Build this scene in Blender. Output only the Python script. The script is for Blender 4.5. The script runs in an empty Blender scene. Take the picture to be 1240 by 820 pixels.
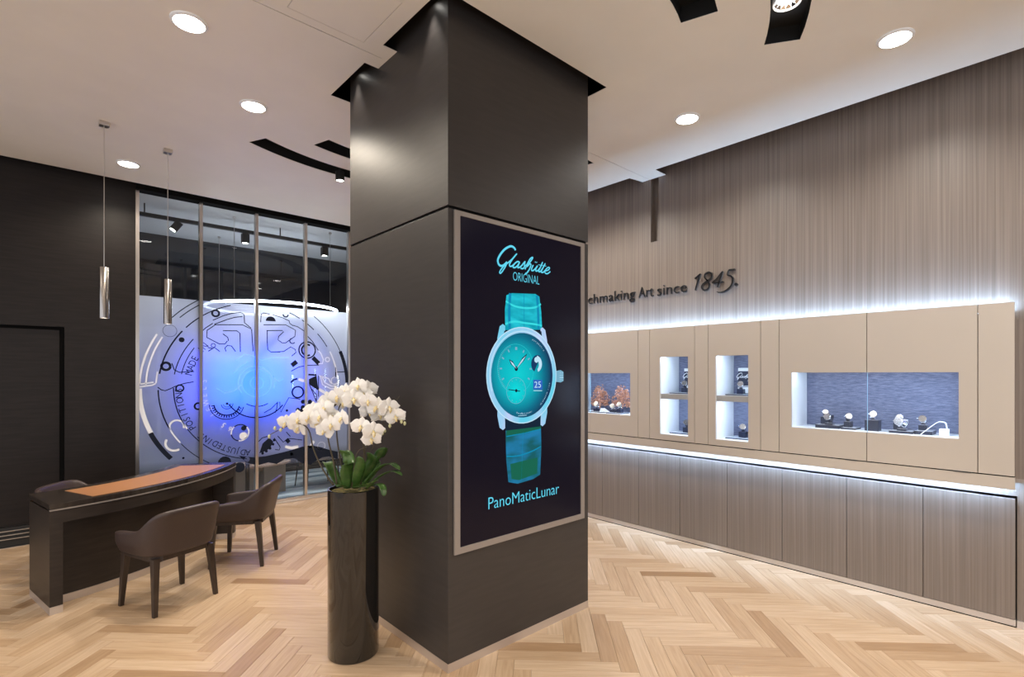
import bpy, bmesh, math, random
from mathutils import Vector, Matrix
from mathutils.geometry import tessellate_polygon
random.seed(7)
scn = bpy.context.scene
COL = scn.collection
PI = math.pi

# ------------------------------------------------------------------ camera
YAW = math.radians(42.4)
cam_d = bpy.data.cameras.new('camera')
cam = bpy.data.objects.new('camera', cam_d); COL.objects.link(cam)
cam.location = (0, 0, 1.6); cam.rotation_euler = (PI/2, 0, -YAW)
cam_d.sensor_width = 36; cam_d.lens = 628/1240*36; cam_d.shift_y = 43.5/1240
cam_d.clip_start = .05; cam_d.clip_end = 100
scn.camera = cam
# ------------------------------------------------------------------ view, world
scn.view_settings.view_transform = 'Standard'; scn.view_settings.look = 'None'
scn.view_settings.gamma = 1; scn.view_settings.use_curve_mapping = False
scn.view_settings.exposure = 0.32
wd = bpy.data.worlds.new('daylight'); scn.world = wd; wd.use_nodes = True
wd.node_tree.nodes['Background'].inputs[0].default_value = (.92, .94, 1, 1)
wd.node_tree.nodes['Background'].inputs[1].default_value = 1.05
WARM = (1, .80, .58); NEUT = (1, .93, .84); COOL = (.60, .76, 1)
def lamp(kind, loc, energy, color, target=None, along=None, **kw):
    l = bpy.data.lights.new(kind.lower()+'_lamp', kind); l.energy = energy; l.color = color
    for k, v in kw.items(): setattr(l, k, v)
    o = bpy.data.objects.new(kind.lower()+'_lamp', l); COL.objects.link(o); o.location = loc
    t = Vector(target) if target else Vector(loc)-Vector((0, 0, 1))
    o.rotation_euler = (t-Vector(loc)).to_track_quat('-Z', 'Y').to_euler()
    if along:                   # long side of an area lamp runs along this axis
        z = (Vector(loc)-t).normalized(); x = Vector(along); x = (x-z*x.dot(z)).normalized()
        o.rotation_euler = Matrix((x, z.cross(x), z)).transposed().to_euler()
    return o
CZ = 3.57                       # ceiling height
# the shop's grid of ceiling downlights; the first five have their fixtures in view
DOWN = [(.622, 3.356), (1.164, 4.084), (.62, 5.991), (3.704, .729), (3.68, 2.035)]
MORE = [(3.69, 3.34), (3.69, 4.65), (3.70, -.58), (3.7, -1.9), (1.7, -.6), (1.7, -1.9), (-.6, 2.6), (-.6, 1.0),
        (-1.9, 4.6), (-1.9, 2.6), (.3, -.6), (-1.3, -.9), (2.6, 5.6)]
for k, (x, y) in enumerate(DOWN+MORE):
    warm = (1, .88, .72) if x < 3 else (1, .93, .85)
    lamp('SPOT', (x, y, CZ-.012), 105 if k == 2 else 82 if x > 3 else 115 if k == 0 else 165 if k < 5 else 100 if x > 0 else 45, warm, spot_size=math.radians(150), spot_blend=.75, shadow_soft_size=.06)
# fluorescent cove strips behind and under the wall showcases (thin, hidden by the panels)
STRIPC = (.40, .64, 1)
def strip(loc, target, sx, energy, color=STRIPC):
    o = lamp('AREA', loc, energy, color, target, (0, 1, 0)); o.data.shape = 'RECTANGLE'; o.data.size = sx; o.data.size_y = .02
    return o

# ------------------------------------------------------------------ materials
def pm(name, col, rough=.5, metal=0, spec=.5, coat=0, emit=None, es=1):
    m = bpy.data.materials.new(name); m.use_nodes = True
    b = m.node_tree.nodes['Principled BSDF']
    b.inputs['Base Color'].default_value = (*col, 1); b.inputs['Roughness'].default_value = rough
    b.inputs['Metallic'].default_value = metal; b.inputs['Specular IOR Level'].default_value = spec
    b.inputs['Coat Weight'].default_value = coat
    if emit: b.inputs['Emission Color'].default_value = (*emit, 1); b.inputs['Emission Strength'].default_value = es
    return m
def nd(m, t, **kw):
    n = m.node_tree.nodes.new(t)
    for k, v in kw.items():
        if k in n.inputs: n.inputs[k].default_value = v
        else: setattr(n, k, v)
    return n
def ln(m, a, ao, b, bi): m.node_tree.links.new(a.outputs[ao], b.inputs[bi])
def grain(m, scale, c0, c1, bump=.05, p0=.35, p1=.65, detail=4, rough=None, coords='Object', dist=.002):
    """procedural stretched grain: colour between c0 and c1, light relief"""
    b = m.node_tree.nodes['Principled BSDF']
    tc = nd(m, 'ShaderNodeTexCoord'); mp = nd(m, 'ShaderNodeMapping'); mp.inputs['Scale'].default_value = scale
    nz = nd(m, 'ShaderNodeTexNoise'); nz.inputs['Scale'].default_value = 1; nz.inputs['Detail'].default_value = detail
    ln(m, tc, coords, mp, 'Vector'); ln(m, mp, 'Vector', nz, 'Vector')
    cr = nd(m, 'ShaderNodeValToRGB'); e = cr.color_ramp.elements
    e[0].position = p0; e[0].color = (*c0, 1); e[1].position = p1; e[1].color = (*c1, 1)
    ln(m, nz, 'Fac', cr, 'Fac'); ln(m, cr, 'Color', b, 'Base Color')
    if bump:
        bp = nd(m, 'ShaderNodeBump'); bp.inputs['Strength'].default_value = bump; bp.inputs['Distance'].default_value = dist
        ln(m, nz, 'Fac', bp, 'Height'); ln(m, bp, 'Normal', b, 'Normal')
    return m
M = {}
M['ceiling'] = grain(pm('ceiling_paint', (.8, .76, .7), .6), (3, 3, 3), (.81, .765, .675), (.835, .79, .70), 0)
M['laminate'] = grain(pm('dark_laminate', (.03, .025, .022), .43, spec=.55), (5, 5, 40), (.030, .026, .0245), (.037, .032, .030), .08, dist=.001)
M['laminate_wall'] = grain(pm('dark_wall_laminate', (.03, .025, .022), .42, spec=.25), (5, 5, 60), (.0115, .0088, .0083), (.0165, .0128, .012), .08, dist=.001)
M['desk_dark'] = grain(pm('desk_laminate', (.02, .016, .014), .4, spec=.4), (6, 6, 50), (.020, .015, .012), (.030, .022, .018), .06, dist=.001)
M['desk_top'] = grain(pm('desk_top_wood', (.02, .016, .014), .22, spec=.5), (50, 5, 5), (.022, .017, .014), (.036, .028, .023), .05, dist=.001)
M['leather_mat'] = grain(pm('orange_leather', (.5, .24, .1), .45, spec=.3), (300, 300, 300), (.29, .135, .058), (.33, .155, .07), .1, dist=.001)
M['ribbed'] = grain(pm('striated_covering', (.27, .22, .18), .40, spec=.5), (40, 95, .7), (.168, .135, .112), (.268, .222, .188), .3, .30, .70, 6, dist=.004)
M['ribbed_door'] = grain(pm('striated_door', (.27, .22, .18), .40, spec=.5), (40, 95, .7), (.160, .128, .105), (.235, .192, .162), .22, .30, .70, 6, dist=.003)
M['beige'] = grain(pm('beige_lacquer', (.6, .5, .4), .38), (2, 2, 2), (.515, .462, .40), (.528, .474, .41), 0)
M['black'] = pm('black_void', (.006, .006, .006), .9, spec=.1)
M['blackmetal'] = pm('black_metal', (.012, .012, .012), .5)
M['steel'] = pm('brushed_steel', (.62, .58, .54), .28, 1)
M['pendant'] = pm('pendant_nickel', (.42, .39, .37), .2, 1)
M['lit_ink'] = pm('pattern_cyan', (.45, .75, .95), .4)
M['chrome'] = pm('chrome', (.8, .8, .82), .1, 1)
M['plinth'] = pm('satin_plinth', (.66, .61, .58), .36, .8)
M['bezel'] = pm('taupe_frame', (.31, .275, .25), .45, .35)
M['leather'] = grain(pm('brown_leather', (.06, .04, .035), .42, spec=.5), (220, 220, 220), (.042, .027, .024), (.054, .035, .031), .12, dist=.001)
M['darkwood'] = grain(pm('dark_wood', (.04, .025, .018), .4), (40, 40, 6), (.028, .017, .012), (.05, .032, .022), .05)
M['vase'] = pm('black_gloss', (.012, .011, .010), .07, spec=.6, coat=.4)
M['white'] = pm('white_lacquer', (.86, .88, .9), .4)
M['navy'] = grain(pm('navy_block', (.02, .025, .05), .3), (9, 9, 9), (.018, .022, .045), (.025, .031, .06), 0)
M['fabric'] = grain(pm('blue_grey_weave', (.2, .22, .35), .8), (60, 22, 190), (.095, .11, .185), (.235, .255, .36), .3, .3, .7, 5)
M['silver'] = pm('watch_silver', (.80, .81, .84), .24, 1)
M['dial'] = pm('pale_dial', (.09, .10, .13), .3)
M['dial_dark'] = pm('blue_dial', (.03, .05, .13), .2)
M['copper'] = grain(pm('copper_lattice', (.6, .3, .2), .4, .3), (60, 60, 60), (.52, .23, .14), (.68, .36, .24), 0)
M['acrylic'] = pm('acrylic', (.8, .84, .9), .1)
M['petal'] = pm('petal', (.90, .88, .84), .55, spec=.25)
M['petal'].node_tree.nodes['Principled BSDF'].inputs['Subsurface Weight'].default_value = 0
M['lip'] = grain(pm('orchid_lip', (.8, .65, .2), .5), (120, 120, 120), (.80, .60, .20), (.86, .80, .62), 0)
M['bud'] = pm('bud', (.62, .62, .35), .5)
M['leaf'] = grain(pm('leaf', (.06, .14, .03), .3), (6, 30, 30), (.028, .075, .014), (.06, .135, .028), .05)
M['stem'] = pm('stem', (.07, .055, .03), .5)
M['moss'] = grain(pm('moss', (.1, .09, .03), .9), (60, 60, 60), (.05, .05, .015), (.22, .17, .06), .6, dist=.01)
M['lettering'] = pm('letter_face', (.014, .014, .015), .28)
M['dark_gloss'] = pm('dark_mirror_wall', (.012, .012, .015), .06, spec=.9)
M['backceil'] = pm('back_ceiling', (.62, .63, .64), .7)
M['carpet'] = grain(pm('water_carpet', (.3, .4, .5), .9), (1.2, 5, 1), (.12, .19, .25), (.60, .70, .76), .1, .38, .62, 6)
M['tablewood'] = grain(pm('pale_table_wood', (.5, .35, .25), .4), (4, 30, 30), (.50, .34, .23), (.60, .43, .30), 0)
M['shelf'] = pm('shelf_grey', (.46, .44, .42), .4)
M['taupe'] = pm('taupe_paint', (.26, .215, .18), .5)
M['led'] = pm('lamp_disc', (1, 1, 1), .5, emit=(1, .96, .88), es=14)
M['ring_led'] = pm('ring_led', (1, 1, 1), .5, emit=(.86, .91, 1), es=20)
M['strip_led'] = pm('strip_led', (1, 1, 1), .5, emit=(.6, .8, 1), es=5)
M['blue_screen'] = pm('blue_screen', (0, 0, 0), .4, emit=(.0, .085, 1), es=7)
M['ink'] = pm('pattern_dark', (.012, .016, .03), .6, spec=.1)
M['cutout_light'] = pm('pattern_pale', (.85, .88, .95), .3)

def glass_mat(name, tint, refl=1.0):
    m = bpy.data.materials.new(name); m.use_nodes = True; nt = m.node_tree; nt.nodes.remove(nt.nodes['Principled BSDF'])
    out = nt.nodes['Material Output']
    tr = nd(m, 'ShaderNodeBsdfTransparent'); tr.inputs[0].default_value = (*tint, 1)
    gl = nd(m, 'ShaderNodeBsdfGlossy'); gl.inputs['Roughness'].default_value = 0
    lw = nd(m, 'ShaderNodeFresnel'); lw.inputs['IOR'].default_value = 1.0+.5*refl
    mx = nd(m, 'ShaderNodeMixShader')
    ge = nd(m, 'ShaderNodeNewGeometry'); sb = nd(m, 'ShaderNodeMath', operation='SUBTRACT', use_clamp=True)      # reflect once, on the outer face of the pane
    ln(m, lw, 'Fac', sb, 0); ln(m, ge, 'Backfacing', sb, 1)
    ln(m, sb, 0, mx, 0); ln(m, tr, 0, mx, 1); ln(m, gl, 0, mx, 2); ln(m, mx, 0, out, 'Surface')
    return m
M['glass'] = glass_mat('clear_glass', (.93, .96, .97))
M['caseglass'] = glass_mat('case_glass', (.97, .98, .985), .7)
M['glassedge'] = pm('glass_edge', (.35, .6, .8), .2)
def film_mat():
    m = bpy.data.materials.new('frosted_film'); m.use_nodes = True; nt = m.node_tree; nt.nodes.remove(nt.nodes['Principled BSDF'])
    out = nt.nodes['Material Output']
    df = nd(m, 'ShaderNodeBsdfDiffuse'); df.inputs[0].default_value = (.30, .31, .35, 1)
    tl = nd(m, 'ShaderNodeBsdfTranslucent'); tl.inputs[0].default_value = (.82, .84, .92, 1)
    mx = nd(m, 'ShaderNodeMixShader'); mx.inputs[0].default_value = .74
    ln(m, df, 0, mx, 1); ln(m, tl, 0, mx, 2)
    tr = nd(m, 'ShaderNodeBsdfTransparent')
    tc = nd(m, 'ShaderNodeTexCoord'); sp = nd(m, 'ShaderNodeSeparateXYZ'); ln(m, tc, 'Object', sp, 0)
    mr = nd(m, 'ShaderNodeMapRange'); mr.inputs['From Min'].default_value = .46; mr.inputs['From Max'].default_value = .66
    mr.inputs['To Min'].default_value = 0; mr.inputs['To Max'].default_value = .97     # the film itself fades out near its foot
    ln(m, sp, 'Z', mr, 'Value')
    m2 = nd(m, 'ShaderNodeMixShader'); ln(m, mr, 0, m2, 0); ln(m, tr, 0, m2, 1); ln(m, mx, 0, m2, 2)
    ln(m, m2, 0, out, 'Surface')
    return m
M['film'] = film_mat()
def wood_mat():
    m = pm('oak_planks', (.6, .42, .25), .42, spec=.45); b = m.node_tree.nodes['Principled BSDF']
    uv = nd(m, 'ShaderNodeUVMap'); mp = nd(m, 'ShaderNodeMapping'); mp.inputs['Scale'].default_value = (3.5, 55, 1)
    nz = nd(m, 'ShaderNodeTexNoise', Detail=5.0); nz.inputs['Scale'].default_value = 1; nz.inputs['Distortion'].default_value = .6
    ln(m, uv, 0, mp, 0); ln(m, mp, 0, nz, 0)
    at = nd(m, 'ShaderNodeAttribute'); at.attribute_name = 'tone'
    c1 = nd(m, 'ShaderNodeValToRGB'); e = c1.color_ramp.elements        # plank to plank
    e[0].color = (.34, .205, .105, 1); e[1].color = (.67, .52, .378, 1)
    e2 = c1.color_ramp.elements.new(.45); e2.color = (.53, .378, .243, 1)
    ln(m, at, 'Fac', c1, 0)
    c2 = nd(m, 'ShaderNodeValToRGB'); e = c2.color_ramp.elements; e[0].position = .3; e[1].position = .7
    e[0].color = (.78, .73, .68, 1); e[1].color = (1, 1, 1, 1)
    ln(m, nz, 'Fac', c2, 0)
    mm = nd(m, 'ShaderNodeMix', data_type='RGBA', blend_type='MULTIPLY'); mm.inputs[0].default_value = 1
    ln(m, c1, 0, mm, 6); ln(m, c2, 0, mm, 7); ln(m, mm, 2, b, 'Base Color')
    bp = nd(m, 'ShaderNodeBump'); bp.inputs['Strength'].default_value = .06; bp.inputs['Distance'].default_value = .001
    ln(m, nz, 'Fac', bp, 'Height'); ln(m, bp, 'Normal', b, 'Normal')
    return m
M['oak'] = wood_mat()

# ------------------------------------------------------------------ building helpers
class MB:
    def __init__(s): s.v = []; s.f = []
    def add(s, vs, fs):
        n = len(s.v); s.v += [tuple(v) for v in vs]; s.f += [tuple(i+n for i in f) for f in fs]; return s
    def box(s, x0, x1, y0, y1, z0, z1):
        return s.add([(x0,y0,z0),(x1,y0,z0),(x1,y1,z0),(x0,y1,z0),(x0,y0,z1),(x1,y0,z1),(x1,y1,z1),(x0,y1,z1)],
                     [(3,2,1,0),(4,5,6,7),(0,1,5,4),(1,2,6,5),(2,3,7,6),(3,0,4,7)])
    def quad(s, a, b, c, d): return s.add([a, b, c, d], [(0, 1, 2, 3)])
    def tube(s, path, rad, n=8, cap=True):
        path = [Vector(p) for p in path]; rs = rad if isinstance(rad, (list, tuple)) else [rad]*len(path)
        vs = []; fs = []; up = None
        for i, p in enumerate(path):
            t = (path[min(i+1, len(path)-1)]-path[max(i-1, 0)]).normalized()
            if up is None: up = Vector((0, 0, 1)) if abs(t.z) < .9 else Vector((1, 0, 0))
            a = t.cross(up).normalized(); b = a.cross(t).normalized(); up = b
            for k in range(n):
                w = 2*PI*k/n; vs.append(p+(a*math.cos(w)+b*math.sin(w))*rs[i])
        for i in range(len(path)-1):
            for k in range(n): fs.append((i*n+k, i*n+(k+1) % n, (i+1)*n+(k+1) % n, (i+1)*n+k))
        if cap: fs.append(tuple(range(n-1, -1, -1))); fs.append(tuple((len(path)-1)*n+k for k in range(n)))
        return s.add(vs, fs)
    def lathe(s, c, prof, n=24):
        vs = []; fs = []
        for r, z in prof:
            for k in range(n): vs.append((c[0]+r*math.cos(2*PI*k/n), c[1]+r*math.sin(2*PI*k/n), c[2]+z))
        for i in range(len(prof)-1):
            for k in range(n): fs.append((i*n+k, i*n+(k+1) % n, (i+1)*n+(k+1) % n, (i+1)*n+k))
        if prof[0] != prof[-1] and prof[0][0] > 1e-5: fs.append(tuple(range(n-1, -1, -1)))
        if prof[0] != prof[-1] and prof[-1][0] > 1e-5: fs.append(tuple((len(prof)-1)*n+k for k in range(n)))
        return s.add(vs, fs)
    def prism(s, loops, f0, f1):
        """loops[0] outline, the rest holes (2-D); f0/f1 map a 2-D point onto the two faces"""
        flat = [p for l in loops for p in l]; n = len(flat)
        tris = tessellate_polygon([[Vector((p[0], p[1], 0)) for p in l] for l in loops])
        fs = [tuple(t) for t in tris]
        if f1:
            fs += [tuple(i+n for i in reversed(t)) for t in tris]; o = 0
            for l in loops:
                m = len(l)
                for k in range(m): a, b = o+k, o+(k+1) % m; fs.append((a, b, b+n, a+n))
                o += m
        return s.add([f0(p) for p in flat]+([f1(p) for p in flat] if f1 else []), fs)
WM = {}
def build(name, mb, mat, parent=None, smooth=False, bevel=0, label=None, kind=None, fix=True, seg=2):
    me = bpy.data.meshes.new(name); M4 = WM.get(parent.name) if parent else None
    vs = mb.v
    if M4 is not None:
        inv = M4.inverted(); vs = [inv @ Vector(v) for v in vs]
    me.from_pydata(vs, [], mb.f)
    if fix:
        bm = bmesh.new(); bm.from_mesh(me); bmesh.ops.recalc_face_normals(bm, faces=bm.faces); bm.to_mesh(me); bm.free()
    me.materials.append(M[mat] if isinstance(mat, str) else mat)
    if smooth:
        me.polygons.foreach_set('use_smooth', [True]*len(me.polygons))
        if smooth == 'auto': me.set_sharp_from_angle(angle=.6)
    o = bpy.data.objects.new(name, me); COL.objects.link(o)
    if parent: o.parent = parent; WM[o.name] = M4 if M4 is not None else Matrix()
    else: WM[o.name] = Matrix()
    if bevel:
        b = o.modifiers.new('bevel', 'BEVEL'); b.width = bevel; b.segments = seg; b.limit_method = 'ANGLE'
    if label: o['label'] = label
    if kind: o['kind'] = kind
    return o
def tag(o, label=None, cat=None, group=None, kind=None):
    for k, v in (('label', label), ('category', cat), ('group', group), ('kind', kind)):
        if v: o[k] = v
    return o
def thing(name, label, cat, loc=(0, 0, 0), rz=0, group=None):
    o = bpy.data.objects.new(name, None); COL.objects.link(o); o.empty_display_size = .1
    o.location = loc; o.rotation_euler = (0, 0, rz); WM[o.name] = Matrix.Translation(loc) @ Matrix.Rotation(rz, 4, 'Z')
    return tag(o, label, cat, group)
def copy_tree(o, parent=None):
    c = o.copy(); COL.objects.link(c)
    if parent: c.parent = parent; c.matrix_parent_inverse = o.matrix_parent_inverse
    for ch in list(o.children): copy_tree(ch, c)
    return c
def struct(name, mb, mat, parent=None, **kw): return build(name, mb, mat, parent, kind='structure', **kw)
def arc(cx, cy, r, a0, a1, n=16):
    return [(cx+r*math.cos(math.radians(a0+(a1-a0)*i/n)), cy+r*math.sin(math.radians(a0+(a1-a0)*i/n))) for i in range(n+1)]
def smooth_path(p, k=6):
    if len(p) < 3: return list(p)
    out = []; q = [p[0]]+list(p)+[p[-1]]
    for i in range(1, len(q)-2):
        a, b, c, d = [Vector(x) for x in q[i-1:i+3]]
        for j in range(k):
            t = j/k; out.append(tuple(.5*((2*b)+(c-a)*t+(2*a-5*b+4*c-d)*t*t+(3*b-a-3*c+d)*t**3)))
    out.append(tuple(p[-1])); return out
def ribbon(mb, path, w, f):
    """flat stroke of width w (or list of widths) along a 2-D path, mapped by f"""
    path = [Vector(p) for p in path]; n = len(path); vs = []; fs = []
    for i, p in enumerate(path):
        t = path[min(i+1, n-1)]-path[max(i-1, 0)]
        if t.length < 1e-9: t = Vector((1, 0))
        t.normalize(); q = Vector((-t.y, t.x)); ww = (w[min(i*len(w)//n, len(w)-1)] if isinstance(w, (list, tuple)) else w)/2
        vs += [f(p+q*ww), f(p-q*ww)]
    for i in range(n-1): fs.append((2*i, 2*i+1, 2*i+3, 2*i+2))
    return mb.add(vs, fs)
def disc(mb, c, r, f, n=16, a0=0, a1=360):
    pts = arc(c[0], c[1], r, a0, a1, n); 
    if a1-a0 >= 360: pts = pts[:-1]
    return mb.add([f(Vector(p)) for p in pts], [tuple(range(len(pts)))])
TXT = {}
def text_mesh(s, extrude=0, shear=0, bevel=0, offset=0):
    k = (s, extrude, shear, bevel, offset)
    if k in TXT: return TXT[k]
    cu = bpy.data.curves.new('lettering_source', 'FONT'); cu.body = s; cu.size = 1; cu.extrude = extrude; cu.shear = shear
    cu.bevel_depth = bevel; cu.bevel_resolution = 0; cu.offset = offset; cu.resolution_u = 3
    o = bpy.data.objects.new('lettering_source', cu); COL.objects.link(o)
    dg = bpy.context.evaluated_depsgraph_get(); dg.update()
    me = bpy.data.meshes.new_from_object(o.evaluated_get(dg))
    r = ([tuple(v.co) for v in me.vertices], [tuple(p.vertices) for p in me.polygons])
    bpy.data.objects.remove(o); bpy.data.curves.remove(cu); bpy.data.meshes.remove(me)
    TXT[k] = r; return r
def add_text(mb, s, f, h=None, width=None, shear=0, extrude=0, bevel=0, offset=0):
    """text in the plane, origin at its left on the baseline; f maps (x,y[,z]); h = cap height"""
    v, fc = text_mesh(s, extrude, shear, bevel, offset)
    if not v: return mb
    x0 = min(p[0] for p in v); x1 = max(p[0] for p in v)
    cap = max(p[1] for p in text_mesh('H')[0])
    sy = h/cap; sx = width/(x1-x0) if width else sy
    return mb.add([f(((p[0]-x0)*sx, p[1]*sy, p[2])) for p in v], fc)

# ================================================================== STRUCTURE
# ---- floor: herringbone oak, planks at 45 degrees to the walls
PW, PN = .0965, 6
V0, U0 = -.364, 2.907
fl = struct('floor', MB().box(-3.6, 5.05, -3.6, 8.8, -.10, -.013), 'taupe', fix=False)
def plank_mb(x0, y0, x1, y1, z=0.0, g=.0005, c=.0012):
    """chamfered plank in floor lattice coordinates (x = v, y = u)"""
    def W(v, u, zz): return ((u-v)/math.sqrt(2), (u+v)/math.sqrt(2), zz)
    a = [(x0+g, y0+g), (x1-g, y0+g), (x1-g, y1-g), (x0+g, y1-g)]; b = [(x0+g+c, y0+g+c), (x1-g-c, y0+g+c), (x1-g-c, y1-g-c), (x0+g+c, y1-g-c)]
    vs = [W(*p, z) for p in b]+[W(*p, z-c) for p in a]+[W(*p, z-.013) for p in a]
    fs = [(3, 2, 1, 0)]+[(i, (i+1) % 4, 4+(i+1) % 4, 4+i) for i in range(4)]+[(4+i, 4+(i+1) % 4, 8+(i+1) % 4, 8+i) for i in range(4)]
    return vs, fs
def plank_uv(vs, fs, hor, off):
    uvs = []
    for f in fs:
        for i in f:
            X, Y, _ = vs[i]; u = (X+Y)/math.sqrt(2); v = (Y-X)/math.sqrt(2)
            uvs.append((v+off, u+off*.37) if hor else (u+off, v+off*.37))
    return uvs
def plank_mesh(name, items):
    """items: list of (vs, fs, uvs, tone)"""
    V = []; F = []; UV = []; T = []
    for vs, fs, uvs, t in items:
        n = len(V); V += vs; F += [tuple(i+n for i in f) for f in fs]; UV += uvs; T += [t]*len(fs)
    me = bpy.data.meshes.new(name); me.from_pydata(V, [], F)
    l = me.uv_layers.new(name='UVMap'); l.data.foreach_set('uv', [c for p in UV for c in p])
    at = me.attributes.new('tone', 'FLOAT', 'FACE'); at.data.foreach_set('value', T)
    me.materials.append(M['oak']); return me
def tone(): return min(1, max(0, random.gauss(.5, .17)))
cells = []
for a in range(-70, 90):
    for b in range(-14, 16):
        x = V0+(a+PN*b)*PW; y = U0+(a-PN*b)*PW
        for hor, r in ((1, (x, y, x+PN*PW, y+PW)), (0, (x+PN*PW, y-(PN-1)*PW, x+(PN+1)*PW, y+PW))):
            vc, uc = (r[0]+r[2])/2, (r[1]+r[3])/2
            X, Y = (uc-vc)/math.sqrt(2), (uc+vc)/math.sqrt(2)
            if not (-2.6 < X < 4.9 and -1.8 < Y < 7.0): continue
            s, c = math.sin(YAW), math.cos(YAW)
            d = X*s+Y*c; rr = X*c-Y*s
            inside = -2.3 < X < 4.25 and -1.5 < Y < 6.35
            vis = d > 2.6 and abs(rr/d) < .99 and not (1.7 < X < 2.7 and 2.36 < Y < 3.38) and not (X > 2.0 and Y > 3.4 and X < 2.2+(Y-2.28)*.3)
            cells.append((d if (vis and inside) else 99, hor, r))
cells.sort(key=lambda t: t[0])
rest = []
protos = {}
for hor in (0, 1):
    for k in range(16):
        r = (0, 0, PN*PW, PW) if hor else (0, 0, PW, PN*PW)
        vs, fs = plank_mb(*r)
        protos[hor, k] = plank_mesh('plank', [(vs, fs, plank_uv(vs, fs, hor, random.uniform(0, 40)), (k+.5)/16)])
for i, (d, hor, r) in enumerate(cells):
    t = tone()
    if i < 300 and d < 90:
        o = bpy.data.objects.new('plank', protos[hor, min(15, int(t*16))]); COL.objects.link(o); o.parent = fl
        o.location = ((r[1]-r[0])/math.sqrt(2), (r[1]+r[0])/math.sqrt(2), 0)
    else:
        vs, fs = plank_mb(*r); rest.append((vs, fs, plank_uv(vs, fs, hor, random.uniform(0, 40)), t))
me = plank_mesh('plank_field', rest)
bm = bmesh.new(); bm.from_mesh(me)
for co, no in (((4.56, 0, 0), (1, 0, 0)), ((0, 6.655, 0), (0, 1, 0))):
    g = bm.verts[:]+bm.edges[:]+bm.faces[:]
    bmesh.ops.bisect_plane(bm, geom=g, plane_co=co, plane_no=no, clear_outer=True)
bm.to_mesh(me); bm.free()
o = bpy.data.objects.new('plank_field', me); COL.objects.link(o); o.parent = fl; o['kind'] = 'stuff'

# ---- ceiling with its slots, the void above it is black
CC = (2.2, 2.87)                                 # centre of the column and of the curved slots
def sector(r0, r1, a0, a1, n=30): return arc(*CC, r1, a0, a1, n)+arc(*CC, r0, a1, a0, n)
SLOTS = [(1.437, 1.632, 6.6, 106.2), (1.437, 1.632, 189, 288.8), (1.886, 2.080, 20, 115.1), (1.886, 2.080, 203, 302.3)]
c0x, c1x, c0y, c1y = 1.617, 2.787, 2.278, 3.457   # column faces
outer = [(-3.6, -3.6), (4.383, -3.6), (4.383, 2.756), (4.57, 2.756), (4.57, 3.02), (4.383, 3.05), (4.383, 6.54), (-3.6, 6.54)]
ufront = [(1.522, 2.813), (1.522, 2.19), (2.882, 2.19), (2.882, 2.813), (2.74, 2.813), (2.74, 2.34), (1.66, 2.34), (1.66, 2.813)]
uback = [(1.522, 3.048), (1.66, 3.048), (1.66, 3.40), (2.74, 3.40), (2.74, 3.048), (2.882, 3.048), (2.882, 3.568), (1.522, 3.568)]
panel = [(.985, 2.42), (1.425, 2.42), (1.425, 2.868), (.985, 2.868)]
jl = [(-3.5, 2.932), (1.58, 2.932), (1.58, 2.938), (-3.5, 2.938)]; jr = [(2.83, 2.932), (4.56, 2.932), (4.56, 2.938), (2.83, 2.938)]
holes = [ufront, uback, panel, jl, jr]+[sector(*s) for s in SLOTS]
ce = struct('ceiling', MB().prism([outer]+holes, lambda p: (p[0], p[1], CZ), lambda p: (p[0], p[1], CZ+.004)), 'ceiling')
g = .0025
build('access_panel', MB().box(.985+g, 1.425-g, 2.42+g, 2.868-g, CZ, CZ+.004), 'ceiling', ce)
for k, s in enumerate(SLOTS):      # black liners of the curved light slots
    lo = sector(s[0]-.004, s[1]+.004, s[2]-.3, s[3]+.3)
    m = MB(); n = len(lo)
    m.add([(p[0], p[1], CZ+.0045) for p in lo]+[(p[0], p[1], CZ+.10) for p in lo], [(i, (i+1) % n, n+(i+1) % n, n+i) for i in range(n)])
    m.prism([lo], lambda p: (p[0], p[1], CZ+.10), None)
    build('slot_liner', m, 'blackmetal', ce)
shell = MB()
for q in (((-3.6, -3.6, 4), (5.05, -3.6, 4), (5.05, 8.8, 4), (-3.6, 8.8, 4)), ((5.05, -3.6, -.1), (5.05, 8.8, -.1), (5.05, 8.8, 4), (5.05, -3.6, 4)),
          ((-3.6, -3.6, 3.575), (-3.6, 8.8, 3.58), (-3.6, 8.8, 4), (-3.6, -3.6, 4)), ((-3.6, 8.8, -.1), (5.05, 8.8, -.1), (5.05, 8.8, 4), (-3.6, 8.8, 4))):
    shell.quad(*q)
struct('ceiling_void', shell, 'black', fix=False)
struct('wall_front', MB().box(-3.6, 5.05, -3.7, -3.6, 2.9, 4).box(4.2, 5.05, -3.7, -3.6, 0, 2.9), 'taupe')     # shopfront opening behind the viewer

# ---- right wall, striated covering, with the recessed groove and the opening behind the showcases
wo = [(-3.6, 0), (.268, 0), (.268, .828), (3.995, .828), (3.995, 0), (6.68, 0), (6.68, 3.99), (-3.6, 3.99)]
hs = [(.296, .965), (3.99, .965), (3.99, 2.0), (.296, 2.0)]
hg = [(2.835, 2.935), (2.925, 2.935), (2.925, 3.60), (2.835, 3.60)]
wr = struct('wall_right', MB().prism([wo, hs, hg], lambda p: (4.57, p[0], p[1]), None), 'ribbed')
gm = MB(); gx = 4.635
gm.quad((gx, 2.835, 2.935), (gx, 2.925, 2.935), (gx, 2.925, 3.6), (gx, 2.835, 3.6))
gm.quad((4.57, 2.835, 2.935), (gx, 2.835, 2.935), (gx, 2.835, 3.6), (4.57, 2.835, 3.6)); gm.quad((4.57, 2.925, 2.935), (gx, 2.925, 2.935), (gx, 2.925, 3.6), (4.57, 2.925, 3.6))
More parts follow.
